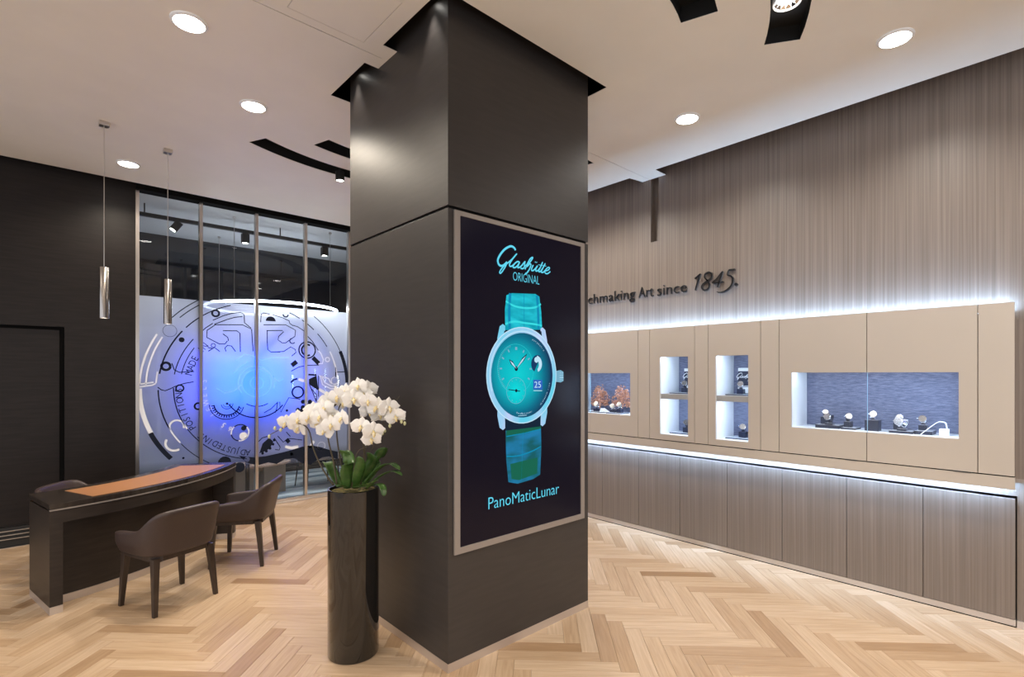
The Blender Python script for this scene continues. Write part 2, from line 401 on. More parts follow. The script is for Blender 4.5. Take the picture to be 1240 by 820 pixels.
gm.quad((4.57, 2.835, 2.935), (gx, 2.835, 2.935), (gx, 2.925, 2.935), (4.57, 2.925, 2.935))
build('groove', gm, 'ribbed_door', wr)
struct('baseboard_right', MB().box(4.556, 4.60, -3.6, .268, 0, .046), 'plinth')
struct('baseboard_right_far', MB().box(4.556, 4.60, 3.995, 6.68, 0, .046), 'plinth')

# ---- back wall: dark laminate with a flush door, then the glazed partition
GY = 6.68                                      # front of the glass
wb = [(-3.6, 0), (-.78, 0), (-.78, 2.06), (.187, 2.06), (.187, 0), (.748, 0), (.748, 3.99), (-3.6, 3.99)]
struct('wall_back', MB().prism([wb], lambda p: (p[0], 6.655, p[1]), lambda p: (p[0], 6.76, p[1])), 'laminate_wall')
struct('wall_back_right', MB().box(3.13, 4.57, 6.655, 6.76, 0, 3.99), 'laminate_wall')
dr = struct('door_1', MB().box(-.778, .150, 6.69, 6.73, .19, 2.03), 'laminate_wall')
build('door_frame', MB().box(.150, .187, 6.70, 6.75, 0, 2.06).box(-.778, .150, 6.70, 6.75, 2.03, 2.06), 'black', dr)
gr = struct('baseboard_back', MB().box(-.778, .186, 6.668, 6.70, 0, .185), 'blackmetal')
for z in (.150, .113, .076): build('slat', MB().box(-.778, .186, 6.655, 6.668, z, z+.007), 'steel', gr)
build('floor_strip', MB().box(-3.6, .748, 6.645, 6.656, 0, .006), 'steel', gr)

MX = [.766+.585*i for i in range(5)]
w1 = struct('window_1', MB().box(.748, 3.13, 6.60, 6.74, 3.53, 3.99), 'black')
build('sill_rail', MB().box(.748, 3.13, 6.645, 6.725, 0, .022).box(.748, 3.13, 6.66, 6.71, .022, .058), 'steel', w1, bevel=.003)
for x in MX: build('mullion', MB().box(x-.016, x-.003, 6.655, 6.72, .05, 3.535).box(x+.003, x+.016, 6.655, 6.72, .05, 3.535).box(x-.004, x+.004, 6.662, 6.715, .05, 3.535), 'steel', w1)
for i in range(4):
    a, b = MX[i]+.019, MX[i+1]-.019
    build('pane', MB().box(a, b, 6.680, 6.690, .056, 3.532), 'glass', w1)
    build('frosted_film', MB().quad((a, 6.693, .42), (b, 6.693, .42), (b, 6.693, 2.435), (a, 6.693, 2.435)), 'film', w1, fix=False)

# watch-movement drawing, flat on the glass; pale strokes colour in light through clear cut-outs
PC = (1.95, 1.45)
fg = lambda p: (p[0], 6.6785, p[1])
dk = MB(); pl = MB()
for r, a0, a1, w in [(1.165,121,140,.010),(1.115,121,136,.010),(1.17,204,221,.045),(1.13,20,53,.010),(1.13,2,24,.045),(1.0,141,171,.015),(1.0,127,138,.012),(1.0,119,126,.011),
    (1.0,107,117,.011),(.995,60,68,.012),(.995,47,58,.012),(.995,31,43,.010),(1.0,181,206,.013),(1.0,218,252,.008),(.86,180,208,.012),(.86,212,262,.010),(.865,141,170,.010),(.80,146,169,.009),
    (.37,212,322,.014),(.235,238,300,.011)]:
    ribbon(dk, arc(*PC, r, a0, a1, 28), w, fg)
for r, a0, a1, w in [(1.165,150,178,.018),(1.11,150,178,.015),(1.165,180,204,.042),(1.0,207,217,.014),(1.0,4,27,.016),(.86,208,212,.014)]:
    ribbon(pl, arc(*PC, r, a0, a1, 24), w, fg)
def ring(mb, c, r, w, a0=0, a1=360): ribbon(mb, arc(*c, r, a0, a1, 22), w, fg)
DKL = [
 [(1.074,1.722),(1.097,1.65),(1.143,1.623),(1.285,1.632)], [(0.946,1.463),(0.976,1.435),(1.013,1.423),(1.059,1.443),(1.105,1.469),(1.19,1.5),(1.281,1.518)],
 [(1.471,2.219),(1.579,2.279),(1.674,2.315),(1.761,2.331),(1.791,2.319),(1.801,2.296),(1.804,2.212),(1.838,2.185),(1.877,2.151)], [(1.486,2.174),(1.621,2.239),(1.696,2.268),(1.783,2.286)],
 [(1.355,2.08),(1.4,2.128),(1.471,2.184)], [(1.621,1.989),(1.595,1.953),(1.538,1.951),(1.41,2.02),(1.413,2.1),(1.496,2.169),(1.783,2.187),(1.827,2.166),(1.882,2.139),(1.899,1.875)],
 [(1.632,1.99),(1.625,2.03),(1.574,2.069)], [(1.574,2.106),(1.723,2.112),(1.755,2.084),(1.759,1.865)], [(1.606,1.866),(1.595,1.907),(1.621,1.937),(1.664,1.932),(1.707,1.869)],
 [(1.425,1.863),(1.486,1.909),(1.543,1.864)], [(1.42,1.906),(1.476,1.894)],
 [(1.984,2.23),(1.99,2.328),(2.018,2.345),(2.088,2.336)], [(2.121,2.332),(2.24,2.304),(2.319,2.272),(2.325,2.241),(2.368,2.212)],
 [(2.016,2.202),(2.276,2.219),(2.368,2.174),(2.397,2.157),(2.389,2.08),(2.276,1.993),(2.234,1.991),(2.186,2.026),(2.192,2.07),(2.252,2.13),(2.234,2.145),(2.051,2.134)],
 [(2.059,2.131),(2.059,2.002),(2.065,1.904),(2.1,1.875),(2.212,1.878)], [(2.121,1.875),(2.252,1.885),(2.337,1.945),(2.393,1.915),(2.402,1.877),(2.35,1.831)],
 [(2.344,1.641),(2.437,1.693),(2.539,1.716),(2.695,1.722)], [(2.551,2.088),(2.61,2.026),(2.688,1.911)], [(2.919,1.697),(2.925,1.59)], [(2.925,1.63),(3.08,1.638)],
 [(2.368,2.218),(2.424,2.203),(2.513,2.15)],
 [(2.151,1.127),(2.169,1.176),(2.181,1.263)], [(2.205,1.262),(2.217,1.13),(2.314,1.308),(2.457,1.285)], [(2.181,1.256),(2.104,1.179),(2.023,1.134)],
 [(2.572,1.469),(2.611,1.377),(2.663,1.246)], [(2.585,1.43),(2.663,1.337),(2.663,1.246)], [(2.14,0.818),(2.211,0.7),(2.199,0.664),(2.151,0.675)], [(2.181,0.84),(2.247,0.759),(2.32,0.797),(2.482,0.764)],
 [(2.284,0.882),(2.333,0.821)], [(2.081,0.848),(2.0,0.83),(1.954,0.785)], [(2.92,1.638),(2.92,1.558)], [(2.69,1.585),(2.69,1.31)]]
for q in DKL: ribbon(dk, q, .010, fg)
for q in ([(2.339,1.497),(2.37,1.529),(2.419,1.547)], [(2.559,1.598),(2.663,1.592)]): ribbon(dk, q, .022, fg)
for q in ([(2.35,1.711),(2.412,1.763)], [(2.616,1.818),(2.695,1.741)], [(2.284,0.756),(2.32,0.785)]): ribbon(dk, q, .055, fg)
for q in ([(0.779,1.468),(0.895,1.485),(0.928,1.502)], [(0.779,1.496),(0.909,1.516)], [(0.931,1.507),(0.943,1.631)],
          [(2.716,1.572),(2.743,1.467),(2.851,1.412),(2.962,1.41)], [(2.696,1.585),(2.824,1.545),(2.851,1.492),(2.906,1.464),(2.955,1.484)], [(2.73,1.585),(2.77,1.493),(2.865,1.445),(2.955,1.444)],
          [(2.688,1.741),(2.742,1.742),(2.755,1.795),(2.722,1.873),(2.688,1.911)]): ribbon(pl, q, .013, fg)
for q in ([(2.696,1.408),(2.783,1.354),(2.879,1.338)], [(2.432,1.541),(2.508,1.515)], [(2.271,0.701),(2.345,0.675),(2.432,0.686)], [(2.572,0.653),(2.631,0.739)]): ribbon(pl, q, .035, fg)
P1 = lambda x, y: None
for c, r, w in (((1.02,1.688), .040, .026), ((1.149,1.447), .036, .016), ((1.499,2.301), .036, .022), ((1.056,2.075), .065, .004), ((1.476,1.931), .022, .007),
                ((2.544,1.912), .105, .017), ((2.426,1.375), .07, .02)): ring(dk, c, r, w)
ring(dk, (1.325,1.243), .035, .02, 60, 300); ring(dk, (2.276,2.347), .03, .018, 180, 360); ring(dk, (2.544,1.912), .07, .022, 60, 300); ring(dk, (2.358,2.021), .032, .012, 90, 330)
disc(dk, (1.166,1.982), .028, fg); disc(dk, (2.292,1.149), .016, fg); disc(dk, (1.182,0.676), .012, fg)
disc(dk, (2.1,2.252), .058, fg, 12, 0, 180)
for q in [(2.426,1.152),(2.489,1.181),(2.559,1.204),(2.579,1.249),(2.489,1.252),(2.476,1.143)]: disc(dk, q, .028, fg, 8)
ring(pl, (2.809,1.796), .028, .014); ring(pl, (1.12,1.029), .068, .018, -20, 200); ring(pl, (1.101,0.851), .085, .022, 150, 300); ring(pl, (2.905,1.518), .045, .009); ring(pl, (2.727,0.667), .05, .007)
gc = (1.618,1.261)                    # little geared wheel
ring(dk, gc, .182, .010, 182, 345); ring(dk, gc, .135, .014, 185, 345); ring(dk, gc, .062, .008, 190, 360); ring(dk, gc, .04, .006, 190, 360); disc(dk, gc, .014, fg)
for k in range(16):
    a = math.radians(188+k*10); ribbon(dk, [(gc[0]+.135*math.cos(a), gc[1]+.135*math.sin(a)), (gc[0]+.165*math.cos(a), gc[1]+.165*math.sin(a))], .012, fg)
jc = (1.756,0.913)
ring(dk, jc, .095, .012, 40, 130); ring(dk, jc, .095, .012, 190, 260); ring(pl, jc, .095, .014, 130, 190); ring(pl, jc, .095, .014, 260, 400); disc(pl, (jc[0]+.035, jc[1]-.04), .045, fg, 10); disc(dk, (jc[0]+.04, jc[1]+.05), .03, fg, 8)
dk.add([fg(Vector(p)) for p in [(2.566,1.54),(2.663,1.585),(2.69,1.389),(2.566,1.475)]], [(0, 1, 2, 3)])
dk.add([fg(Vector(p)) for p in [(1.969,0.648),(2.006,0.764),(2.082,0.828),(2.13,0.773),(2.092,0.696),(2.025,0.662)]], [(0, 1, 2, 3, 4, 5)])   # toothed wheel segment
for q in [(2.006,0.644),(2.049,0.665),(2.092,0.696),(2.126,0.743),(2.14,0.793)]: disc(dk, q, .018, fg, 6)
bridge = [[(1.741,0.642),(1.813,0.625),(1.913,0.604),(2.044,0.605),(2.218,0.628),(2.368,0.654),(2.481,0.68),(2.597,0.685),(2.716,0.652),(2.837,0.603),(2.95,0.569),(2.95,0.47),(2.826,0.517),(2.738,0.515),(2.662,0.481),(2.587,0.436),(2.481,0.469),(2.389,0.542),(2.268,0.545),(2.169,0.495),(2.073,0.526),(1.969,0.508),(1.876,0.529),(1.804,0.577)],
          [(q[0]+.032*math.cos(k*PI/5), q[1]+.032*math.sin(k*PI/5)) for q in [(1.831,0.588)] for k in range(10)]]
dk.prism(bridge, fg, None)
for q, r in zip([(1.75,0.505),(1.592,0.581),(2.348,0.599)], (.06, .07, .02)): disc(dk, q, r, fg, 14)
hl = MB(); hc = (1.941,1.496)
ring(hl, hc, .205, .009, -20, 215); ring(hl, hc, .165, .007); ring(hl, hc, .075, .006)
for q in ([(1.706,1.76),(1.804,1.84),(1.895,1.823),(1.988,1.775),(2.121,1.808),(2.318,1.812)], [(1.688,1.615),(1.768,1.702),(1.84,1.752)], [(1.507,1.444),(1.592,1.385),(1.697,1.411),(1.768,1.478)], [(2.121,1.585),(2.199,1.513),(2.248,1.544)]): ribbon(hl, q, .008, fg)
build('centre_drawing', hl, 'lit_ink', w1, fix=False, label='pale cyan engraved lines over the blue glow')
build('movement_drawing', dk, 'ink', w1, fix=False, label='dark engraved lines of the watch movement')
build('pale_drawing', pl, 'cutout_light', w1, fix=False, label='pale engraved lines of the watch movement')
def arc_text(mb, s, r, a0, step, h):
    for k, ch in enumerate(s):
        if ch == ' ': continue
        a = math.radians(a0-k*step); t = a-PI/2; cx, cy = PC[0]+r*math.cos(a), PC[1]+r*math.sin(a)
        v, f = text_mesh(ch); x0 = min(p[0] for p in v); x1 = max(p[0] for p in v)
        cap = .73; k2 = h/cap
        mb.add([fg((cx+(p[0]-(x0+x1)/2)*k2*.85*math.cos(t)-p[1]*k2*math.sin(t), cy+(p[0]-(x0+x1)/2)*k2*.85*math.sin(t)+p[1]*k2*math.cos(t))) for p in v], f)
le = MB()
arc_text(le, 'MADE IN', .70, 166.5, 4.4, .075); arc_text(le, 'POSITIONS', .78, 213, 3.9, .072); arc_text(le, 'ADJUSTED', .755, 262, 3.9, .072); arc_text(le, '5', .775, 222, 4, .072); arc_text(le, 'IN', .765, 230.5, 3.9, .072)
build('lettering', le, 'ink', w1, fix=False)
le = MB(); arc_text(le, '65 JEWELS', .545, 238, 8.2, .062)
build('pale_lettering', le, 'cutout_light', w1, fix=False)

# ---- the room behind the glass
struct('floor_back_room', MB().box(.3, 4.57, 6.765, 8.75, -.012, .004), 'carpet')
bc = struct('ceiling_back_room', MB().box(-.2, 4.9, 6.76, 8.76, 3.57, 3.62), 'backceil')
struct('wall_back_room', MB().box(-.2, 4.9, 8.75, 8.79, 0, 3.57), 'dark_gloss')
struct('wall_back_room_left', MB().box(.26, .30, 6.765, 8.75, 0, 3.57), 'taupe')
struct('wall_back_room_right', MB().box(4.57, 4.61, 6.765, 8.75, 0, 3.57), 'taupe')

# ---- column
co = thing('column', 'square dark laminate column with the lit screen on it', 'column', (CC[0], 2.8675, 0)); co['kind'] = 'structure'
def cbox(z0, z1, i=0): return MB().box(c0x+i, c1x-i, c0y+i, c1y-i, z0, z1)
build('plinth', cbox(0, .048, -.001), 'plinth', co)
build('lower_cladding', cbox(.048, 2.493), 'laminate', co, bevel=.0015)
build('shadow_gap', cbox(2.493, 2.508, .012), 'black', co)
build('upper_cladding', cbox(2.508, 3.98), 'laminate', co, bevel=.0015)

# ================================================================== LIGHT FITTINGS
DL = ['large round recessed downlight nearest the left of the column front, above the desk side', 'round recessed downlight between the curved slot and the large left one',
      'small far downlight between the two pendant lamps', 'large bright downlight near the right edge above the showcase wall', 'smaller downlight above the wall lettering, right of the column']
for k, (x, y) in enumerate(DOWN):
    t = thing('downlight', DL[k], 'ceiling light', (x, y, CZ), group='recessed ceiling downlights')
    build('trim_ring', MB().lathe((x, y, CZ), [(.078, -.012), (.092, -.006), (.094, 0), (.078, 0), (.078, -.012)], 28), 'white', t, smooth='auto')
    build('diffuser', MB().lathe((x, y, CZ-.010), [(.078, 0), (.0, -.001)], 28), 'led', t)
def spot_head(x, y, tx, ty, label, energy, z=CZ-.055):
    t = thing('track_spotlight', label, 'spotlight', (x, y, CZ+.1))
    build('stem', MB().tube([(x, y, CZ+.1), (x, y, z+.05)], .010), 'blackmetal', t)
    build('housing', MB().lathe((x, y, z), [(.0, .055), (.040, .055), (.042, .05), (.042, -.03), (.036, -.034), (.034, -.02), (.0, -.018)], 20), 'blackmetal', t, smooth='auto')
    build('lens', MB().lathe((x, y, z-.027), [(.035, 0), (0, -.001)], 18), 'led', t)
    lamp('SPOT', (x, y, z-.034), energy, NEUT, (tx, ty, 0), spot_size=math.radians(70), spot_blend=.5, shadow_soft_size=.03)
spot_head(2.165, 4.85, 1.7, 4.9, 'black cylinder spotlight hanging from the curved slot beside the column', 120)
t = thing('recessed_spotlight', 'faceted round lamp set in the curved black slot at the top of the frame', 'spotlight', (2.927, 1.046, CZ+.02))
build('bezel_ring', MB().lathe((2.927, 1.046, CZ-.004), [(.066, 0), (.070, 0), (.070, .03), (.066, .03), (.066, 0)], 28), 'white', t, smooth='auto')
fm = MB()
for k in range(14):
    a0, a1 = 2*PI*k/14, 2*PI*(k+1)/14; r1, r0 = .062, .038; am = (a0+a1)/2
    fm.add([(2.927+r1*math.cos(a0), 1.046+r1*math.sin(a0), CZ+.004), (2.927+r1*math.cos(a1), 1.046+r1*math.sin(a1), CZ+.004), (2.927+r0*math.cos(am), 1.046+r0*math.sin(am), CZ+.02)], [(0, 1, 2)])
build('reflector', fm, 'chrome', t); build('diffuser', MB().lathe((2.927, 1.046, CZ+.018), [(.05, 0), (0, -.002)], 24), 'led', t)
lamp('SPOT', (2.927, 1.046, CZ-.01), 90, NEUT, (2.9, 1.2, 0), spot_size=math.radians(75), spot_blend=.5, shadow_soft_size=.05)
for y, lb in ((2.42, 'tiny lamp hidden in the ceiling slot at the front corner of the column'), (3.34, 'tiny lamp hidden in the ceiling slot at the rear corner of the column')):
    t = thing('slot_lamp', lb, 'spotlight', (1.57, y, CZ+.06))
    build('housing', MB().lathe((1.57, y, CZ+.09), [(0, .05), (.022, .05), (.022, 0), (.018, 0), (.018, .01), (0, .01)], 14), 'blackmetal', t, smooth='auto')
    build('lens', MB().lathe((1.57, y, CZ+.096), [(.018, 0), (0, -.001)], 12), 'led', t)
    lamp('SPOT', (1.57, y, CZ+.08), 9, NEUT, (1.60, y, 2), spot_size=math.radians(60), spot_blend=.8, shadow_soft_size=.02)
def pendant(x, y, z0, z1, lb):
    t = thing('pendant_lamp', lb, 'pendant lamp', (x, y, CZ), group='pendant lamps over the desk')
    build('ceiling_rose', MB().box(x-.032, x+.032, y-.032, y+.032, CZ-.032, CZ), 'steel', t, bevel=.003)
    build('cable', MB().tube([(x, y, CZ-.03), (x, y, z1)], .0028, 6), 'steel', t)
    build('shade', MB().lathe((x, y, 0), [(.0, z1), (.030, z1), (.032, z1-.003), (.032, z0), (.027, z0), (.027, z0+.02), (0, z0+.02)], 24), 'pendant', t, smooth='auto')
    build('bulb', MB().lathe((x, y, z0+.012), [(.025, 0), (0, -.002)], 16), 'led', t)
    lamp('SPOT', (x, y, z0-.004), 10, WARM, None, spot_size=math.radians(70), spot_blend=.6, shadow_soft_size=.025)
pendant(.379, 5.14, 2.04, 2.437, 'slim chrome tube pendant hanging against the dark wall'); pendant(.838, 5.395, 2.043, 2.433, 'slim chrome tube pendant hanging in front of the glass partition')

# ================================================================== SHOWCASE WALL
PX = 4.48
for a, b in zip([.273+.4645*i for i in range(8)], range(8)):
    lb = ['striated base cabinet at the right end of the row', 'striated base cabinet, second from the right end, under the wide showcase', 'striated base cabinet, third from the right end, under the wide showcase',
          'striated base cabinet, fourth from the right end, under the wide showcase', 'striated base cabinet under the right narrow showcase', 'striated base cabinet under the left narrow showcase',
          'striated base cabinet under the coral tree showcase', 'striated base cabinet half hidden by the column'][b]
    t = thing('base_cabinet', lb, 'cabinet', (4.7, a+.232, 0), group='row of base cabinets along the right wall')
    build('carcass', MB().box(4.578, 4.95, a+.002, a+.4625, .0, .812), 'darkwood', t)
    build('door', MB().box(4.556, 4.577, a+.002, a+.4625, .049, .812), 'ribbed_door', t, bevel=.0015)
    build('plinth', MB().box(4.558, 4.577, a, a+.4645, .006, .046), 'plinth', t); build('floor_gap', MB().box(4.556, 4.577, a, a+.4645, 0, .006), 'black', t)
def yz(x): return lambda p: (x, p[0], p[1])
def door_panel(parent, y0, y1, win=None, name='door'):
    """beige front; win = (ya, yb, za, zb), touching y0 or y1 when the window runs on into the next door"""
    g = .0022; z0, z1 = .965, 2.052; a, b = y0+g, y1-g
    if not win: lo = [[(a, z0), (b, z0), (b, z1), (a, z1)]]
    else:
        ya, yb, za, zb = win
        if ya <= y0+.001: lo = [[(a, z0), (b, z0), (b, z1), (a, z1), (a, zb), (yb, zb), (yb, za), (a, za)]]
        elif yb >= y1-.001: lo = [[(a, z0), (b, z0), (b, za), (ya, za), (ya, zb), (b, zb), (b, z1), (a, z1)]]
        else: lo = [[(a, z0), (b, z0), (b, z1), (a, z1)], [(ya, za), (yb, za), (yb, zb), (ya, zb)]]
    return build(name, MB().prism(lo, yz(PX), yz(PX+.02)), 'beige', parent)
def glass_pane(parent, y0, y1, z0, z1):
    p = build('pane', MB().box(PX+.006, PX+.012, y0+.0015, y1-.0015, z0, z1), 'caseglass', parent)
    return p
def showcase(label, y0, y1, doors, win, shelf=None):
    t = thing('showcase', label, 'showcase', (PX, (y0+y1)/2, .965))
    wa, wb, za, zb = win
    c = MB(); X1 = 4.84
    c.quad((X1+.01, wa-.02, za-.02), (X1+.01, wb+.02, za-.02), (X1+.01, wb+.02, zb+.03), (X1+.01, wa-.02, zb+.03))
    build('carcass', MB().box(PX+.021, 4.86, y0+.004, wa-.012, .97, 1.995).box(PX+.021, 4.86, wb+.012, y1-.004, .97, 1.995).box(PX+.021, 4.86, wa-.012, wb+.012, zb+.035, 1.995).box(PX+.021, 4.86, wa-.012, wb+.012, .97, za-.012), 'darkwood', t)
    build('side_panel', MB().box(PX+.021, X1, wb, wb+.012, za, zb+.035), 'white', t); build('side_panel', MB().box(PX+.021, X1, wa-.012, wa, za, zb+.035), 'white', t)
    build('floor_panel', MB().box(PX+.021, X1, wa-.012, wb+.012, za-.012, za), 'white', t)
    build('back_panel', MB().box(X1, X1+.012, wa-.012, wb+.012, za-.012, zb+.035), 'fabric', t)
    build('light_bar', MB().box(PX+.024, PX+.040, wa+.01, wb-.01, zb+.022, zb+.033), 'steel', t)
    lamp('AREA', (PX+.05, (wa+wb)/2, zb+.018), 2.7*(wb-wa), COOL, ((PX+.20), (wa+wb)/2, za), (0, 1, 0), shape='RECTANGLE', size=wb-wa-.04, size_y=.02)
    lamp('AREA', (PX+.05, wa+.008, (za+zb)/2), (2.8 if wb-wa > .5 else 1.1)*(zb-za), COOL, (PX+.12, wb, (za+zb)/2), (0, 0, 1), shape='RECTANGLE', size=(zb-za)*.9, size_y=.02)
    for d0, d1 in doors:
        door_panel(t, d0, d1, win)
        ga, gb = max(wa, d0), min(wb, d1); p = glass_pane(t, ga-.01 if ga > d0 else ga, gb+.01 if gb < d1 else gb, za-.008, zb+.008)
        if gb == d1: build('glass_edge', MB().box(PX+.004, PX+.013, d1-.0035, d1-.0015, za, zb), 'glassedge', p)
        build('pull_with_shadow', MB().box(PX-.003, PX+.009, (d0+.05 if d0 > 1 else d0+.03), (d0+.05 if d0 > 1 else d0+.03)+.09, .9585, .9645), 'blackmetal', t)  # black tab for the pull together with the small shadow under it
    if shelf:
        build('shelf', MB().box(PX+.021, X1, wa, wb, shelf[0], shelf[1]), 'shelf', t)
        lamp('AREA', (PX+.05, (wa+wb)/2, shelf[0]-.004), 2.7*(wb-wa), COOL, (PX+.20, (wa+wb)/2, za), (0, 1, 0), shape='RECTANGLE', size=wb-wa-.04, size_y=.02)
    return t
showcase('wide beige showcase with a long window of watches at the right end', .445, 1.661, [(.445, 1.053), (1.053, 1.661)], (.539, 1.57, 1.175, 1.615))
showcase('narrow beige showcase with two shelves, next to the wide one', 1.809, 2.271, [(1.809, 2.271)], (1.912, 2.201, 1.02, 1.766), (1.36, 1.411))
showcase('narrow beige showcase with two shelves, next to the coral tree one', 2.403, 2.882, [(2.403, 2.882)], (2.469, 2.766, 1.02, 1.768), (1.362, 1.411))
showcase('beige showcase of copper trees, partly behind the column', 3.016, 3.99, [(3.016, 3.639), (3.639, 3.99)], (3.11, 3.93, 1.178, 1.614))
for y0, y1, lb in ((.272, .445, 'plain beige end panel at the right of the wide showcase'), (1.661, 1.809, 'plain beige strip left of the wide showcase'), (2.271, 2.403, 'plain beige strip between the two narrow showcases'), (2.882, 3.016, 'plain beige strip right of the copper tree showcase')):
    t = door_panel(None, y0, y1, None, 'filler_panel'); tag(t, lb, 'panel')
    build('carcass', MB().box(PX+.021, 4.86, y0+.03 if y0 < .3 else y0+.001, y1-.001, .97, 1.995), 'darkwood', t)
    if y0 < .3: build('end_panel', MB().box(PX+.021, 4.568, .19, .30, .95, 1.942), 'ribbed_door', t)  # box reaching past the front panel's end, just before the wall
rl = build('light_rail', MB().box(PX, PX+.02, .272, 3.99, .88, .957), 'beige', bevel=.001)
tag(rl, 'long beige rail under all the showcases hiding a light strip', 'rail')
build('shadow_gap', MB().box(PX+.012, PX+.0195, .274, 3.99, .957, .9642), 'black', rl)  # black strip set in the gap to stand in for its shade
build('bottom_board', MB().box(PX+.021, 4.568, .19, 3.99, .925, .950), 'bezel', rl)
build('led_strip', MB().box(PX+.030, PX+.042, .29, 3.97, .918, .9245), 'strip_led', rl, fix=True)
ts = build('led_strip', MB().box(PX+.035, PX+.047, .29, 3.97, 1.996, 2.003), 'strip_led')
tag(ts, 'thin light strip on top of the showcases washing the wall', 'light strip')
build('seam_light_stop', MB().box(PX+.0205, PX+.026, .285, 3.98, 1.997, 2.046), 'beige', ts)  # added board, unseen, stops strip light leaking through the door seams
for k in range(4):
    yc = .272+.93*(k+.5)
    strip((PX+.036, yc, 2.006), (PX+.080, yc, 2.35), .92, 6.5)
    strip((PX+.036, yc, .916), (PX+.09, yc, .6), .92, 7)

# wall lettering, raised metal letters
fw = lambda p: (4.558-p[2], -p[0], p[1])
lt = thing('wall_sign', 'raised metal slogan with a year in script on the striated wall', 'sign', (4.57, 3.1, 2.39))
def wall_text(s, y, z, h, width=None, x=4.552, off=-.010):
    m = MB(); add_text(m, s, lambda p: (x-p[2], y-p[0], z+p[1]), h, width, extrude=.006, offset=off)
    return m
build('lettering', wall_text('Wat', 3.99, 2.387, .105, .25), 'lettering', lt)
build('lettering', wall_text('chmaking', 3.715, 2.387, .105, .615), 'lettering', lt)
build('lettering', wall_text('Art', 3.055, 2.386, .105, .17), 'lettering', lt)
build('lettering', wall_text('since', 2.838, 2.384, .105, .318), 'lettering', lt)
for a_ in (('Wat', 3.99, 2.387, .105, .25), ('chmaking', 3.715, 2.387, .105, .615), ('Art', 3.055, 2.386, .105, .17), ('since', 2.838, 2.384, .105, .318)):
    build('backing', wall_text(*a_[:1], a_[1]+.003, a_[2]-.003, a_[3]+.004, a_[4]+.005, x=4.563, off=.004), 'chrome', lt)
def stroke3(mb, pts, ws, x0=4.566, x1=4.545):
    pts = smooth_path(pts, 6); n = len(pts); m = MB()
    wl = [ws[0]+(ws[1]-ws[0])*math.sin(PI*min(1, i/(n-1)))**1.0 for i in range(n)]
    ribbon(m, pts, wl, lambda p: (x1, p[0], p[1])); k = len(m.v)
    vs = m.v+[(x0, v[1], v[2]) for v in m.v]; fs = list(m.f)
    for i in range(n-1):
        fs += [(2*i, 2*i+2, k+2*i+2, k+2*i), (2*i+1, 2*i+3, k+2*i+3, k+2*i+1)]
    fs += [(0, 1, k+1, k), (2*n-2, 2*n-1, k+2*n-1, k+2*n-2)]
    mb.add(vs, fs)
yr = MB()
for pts, ws in (
    ([(2.44,2.5),(2.408,2.521),(2.384,2.538)], (.006, .009)), ([(2.384,2.538),(2.408,2.465),(2.432,2.389)], (.011, .016)),
    ([(2.3,2.457),(2.338,2.492),(2.334,2.529),(2.3,2.54),(2.274,2.52),(2.278,2.484),(2.319,2.459),(2.358,2.433),(2.367,2.406),(2.347,2.381),(2.312,2.385),(2.296,2.413),(2.306,2.451),(2.332,2.485)], (.008, .015)),
    ([(2.17,2.529),(2.224,2.471),(2.264,2.437),(2.217,2.431),(2.165,2.436)], (.008, .011)), ([(2.17,2.529),(2.192,2.46),(2.217,2.391)], (.012, .016)),
    ([(2.059,2.531),(2.089,2.531),(2.114,2.532)], (.010, .014)), ([(2.114,2.532),(2.126,2.491),(2.095,2.477),(2.077,2.445),(2.089,2.393),(2.131,2.357),(2.18,2.342),(2.224,2.35)], (.006, .016))):
    stroke3(yr, pts, ws)
for q in [(2.049,2.396)]:
    yr.prism([arc(q[0], q[1], .013, 0, 330, 11)], lambda p: (4.545, p[0], p[1]), lambda p: (4.566, p[0], p[1]))
ye = MB(); ye.v = [(4.567 if v[0] > 4.56 else 4.557, v[1]-.0035, v[2]-.0035) for v in yr.v]; ye.f = list(yr.f)
build('backing', ye, 'chrome', lt)
build('year_lettering', yr, 'lettering', lt, label='large slanted script year 1845')

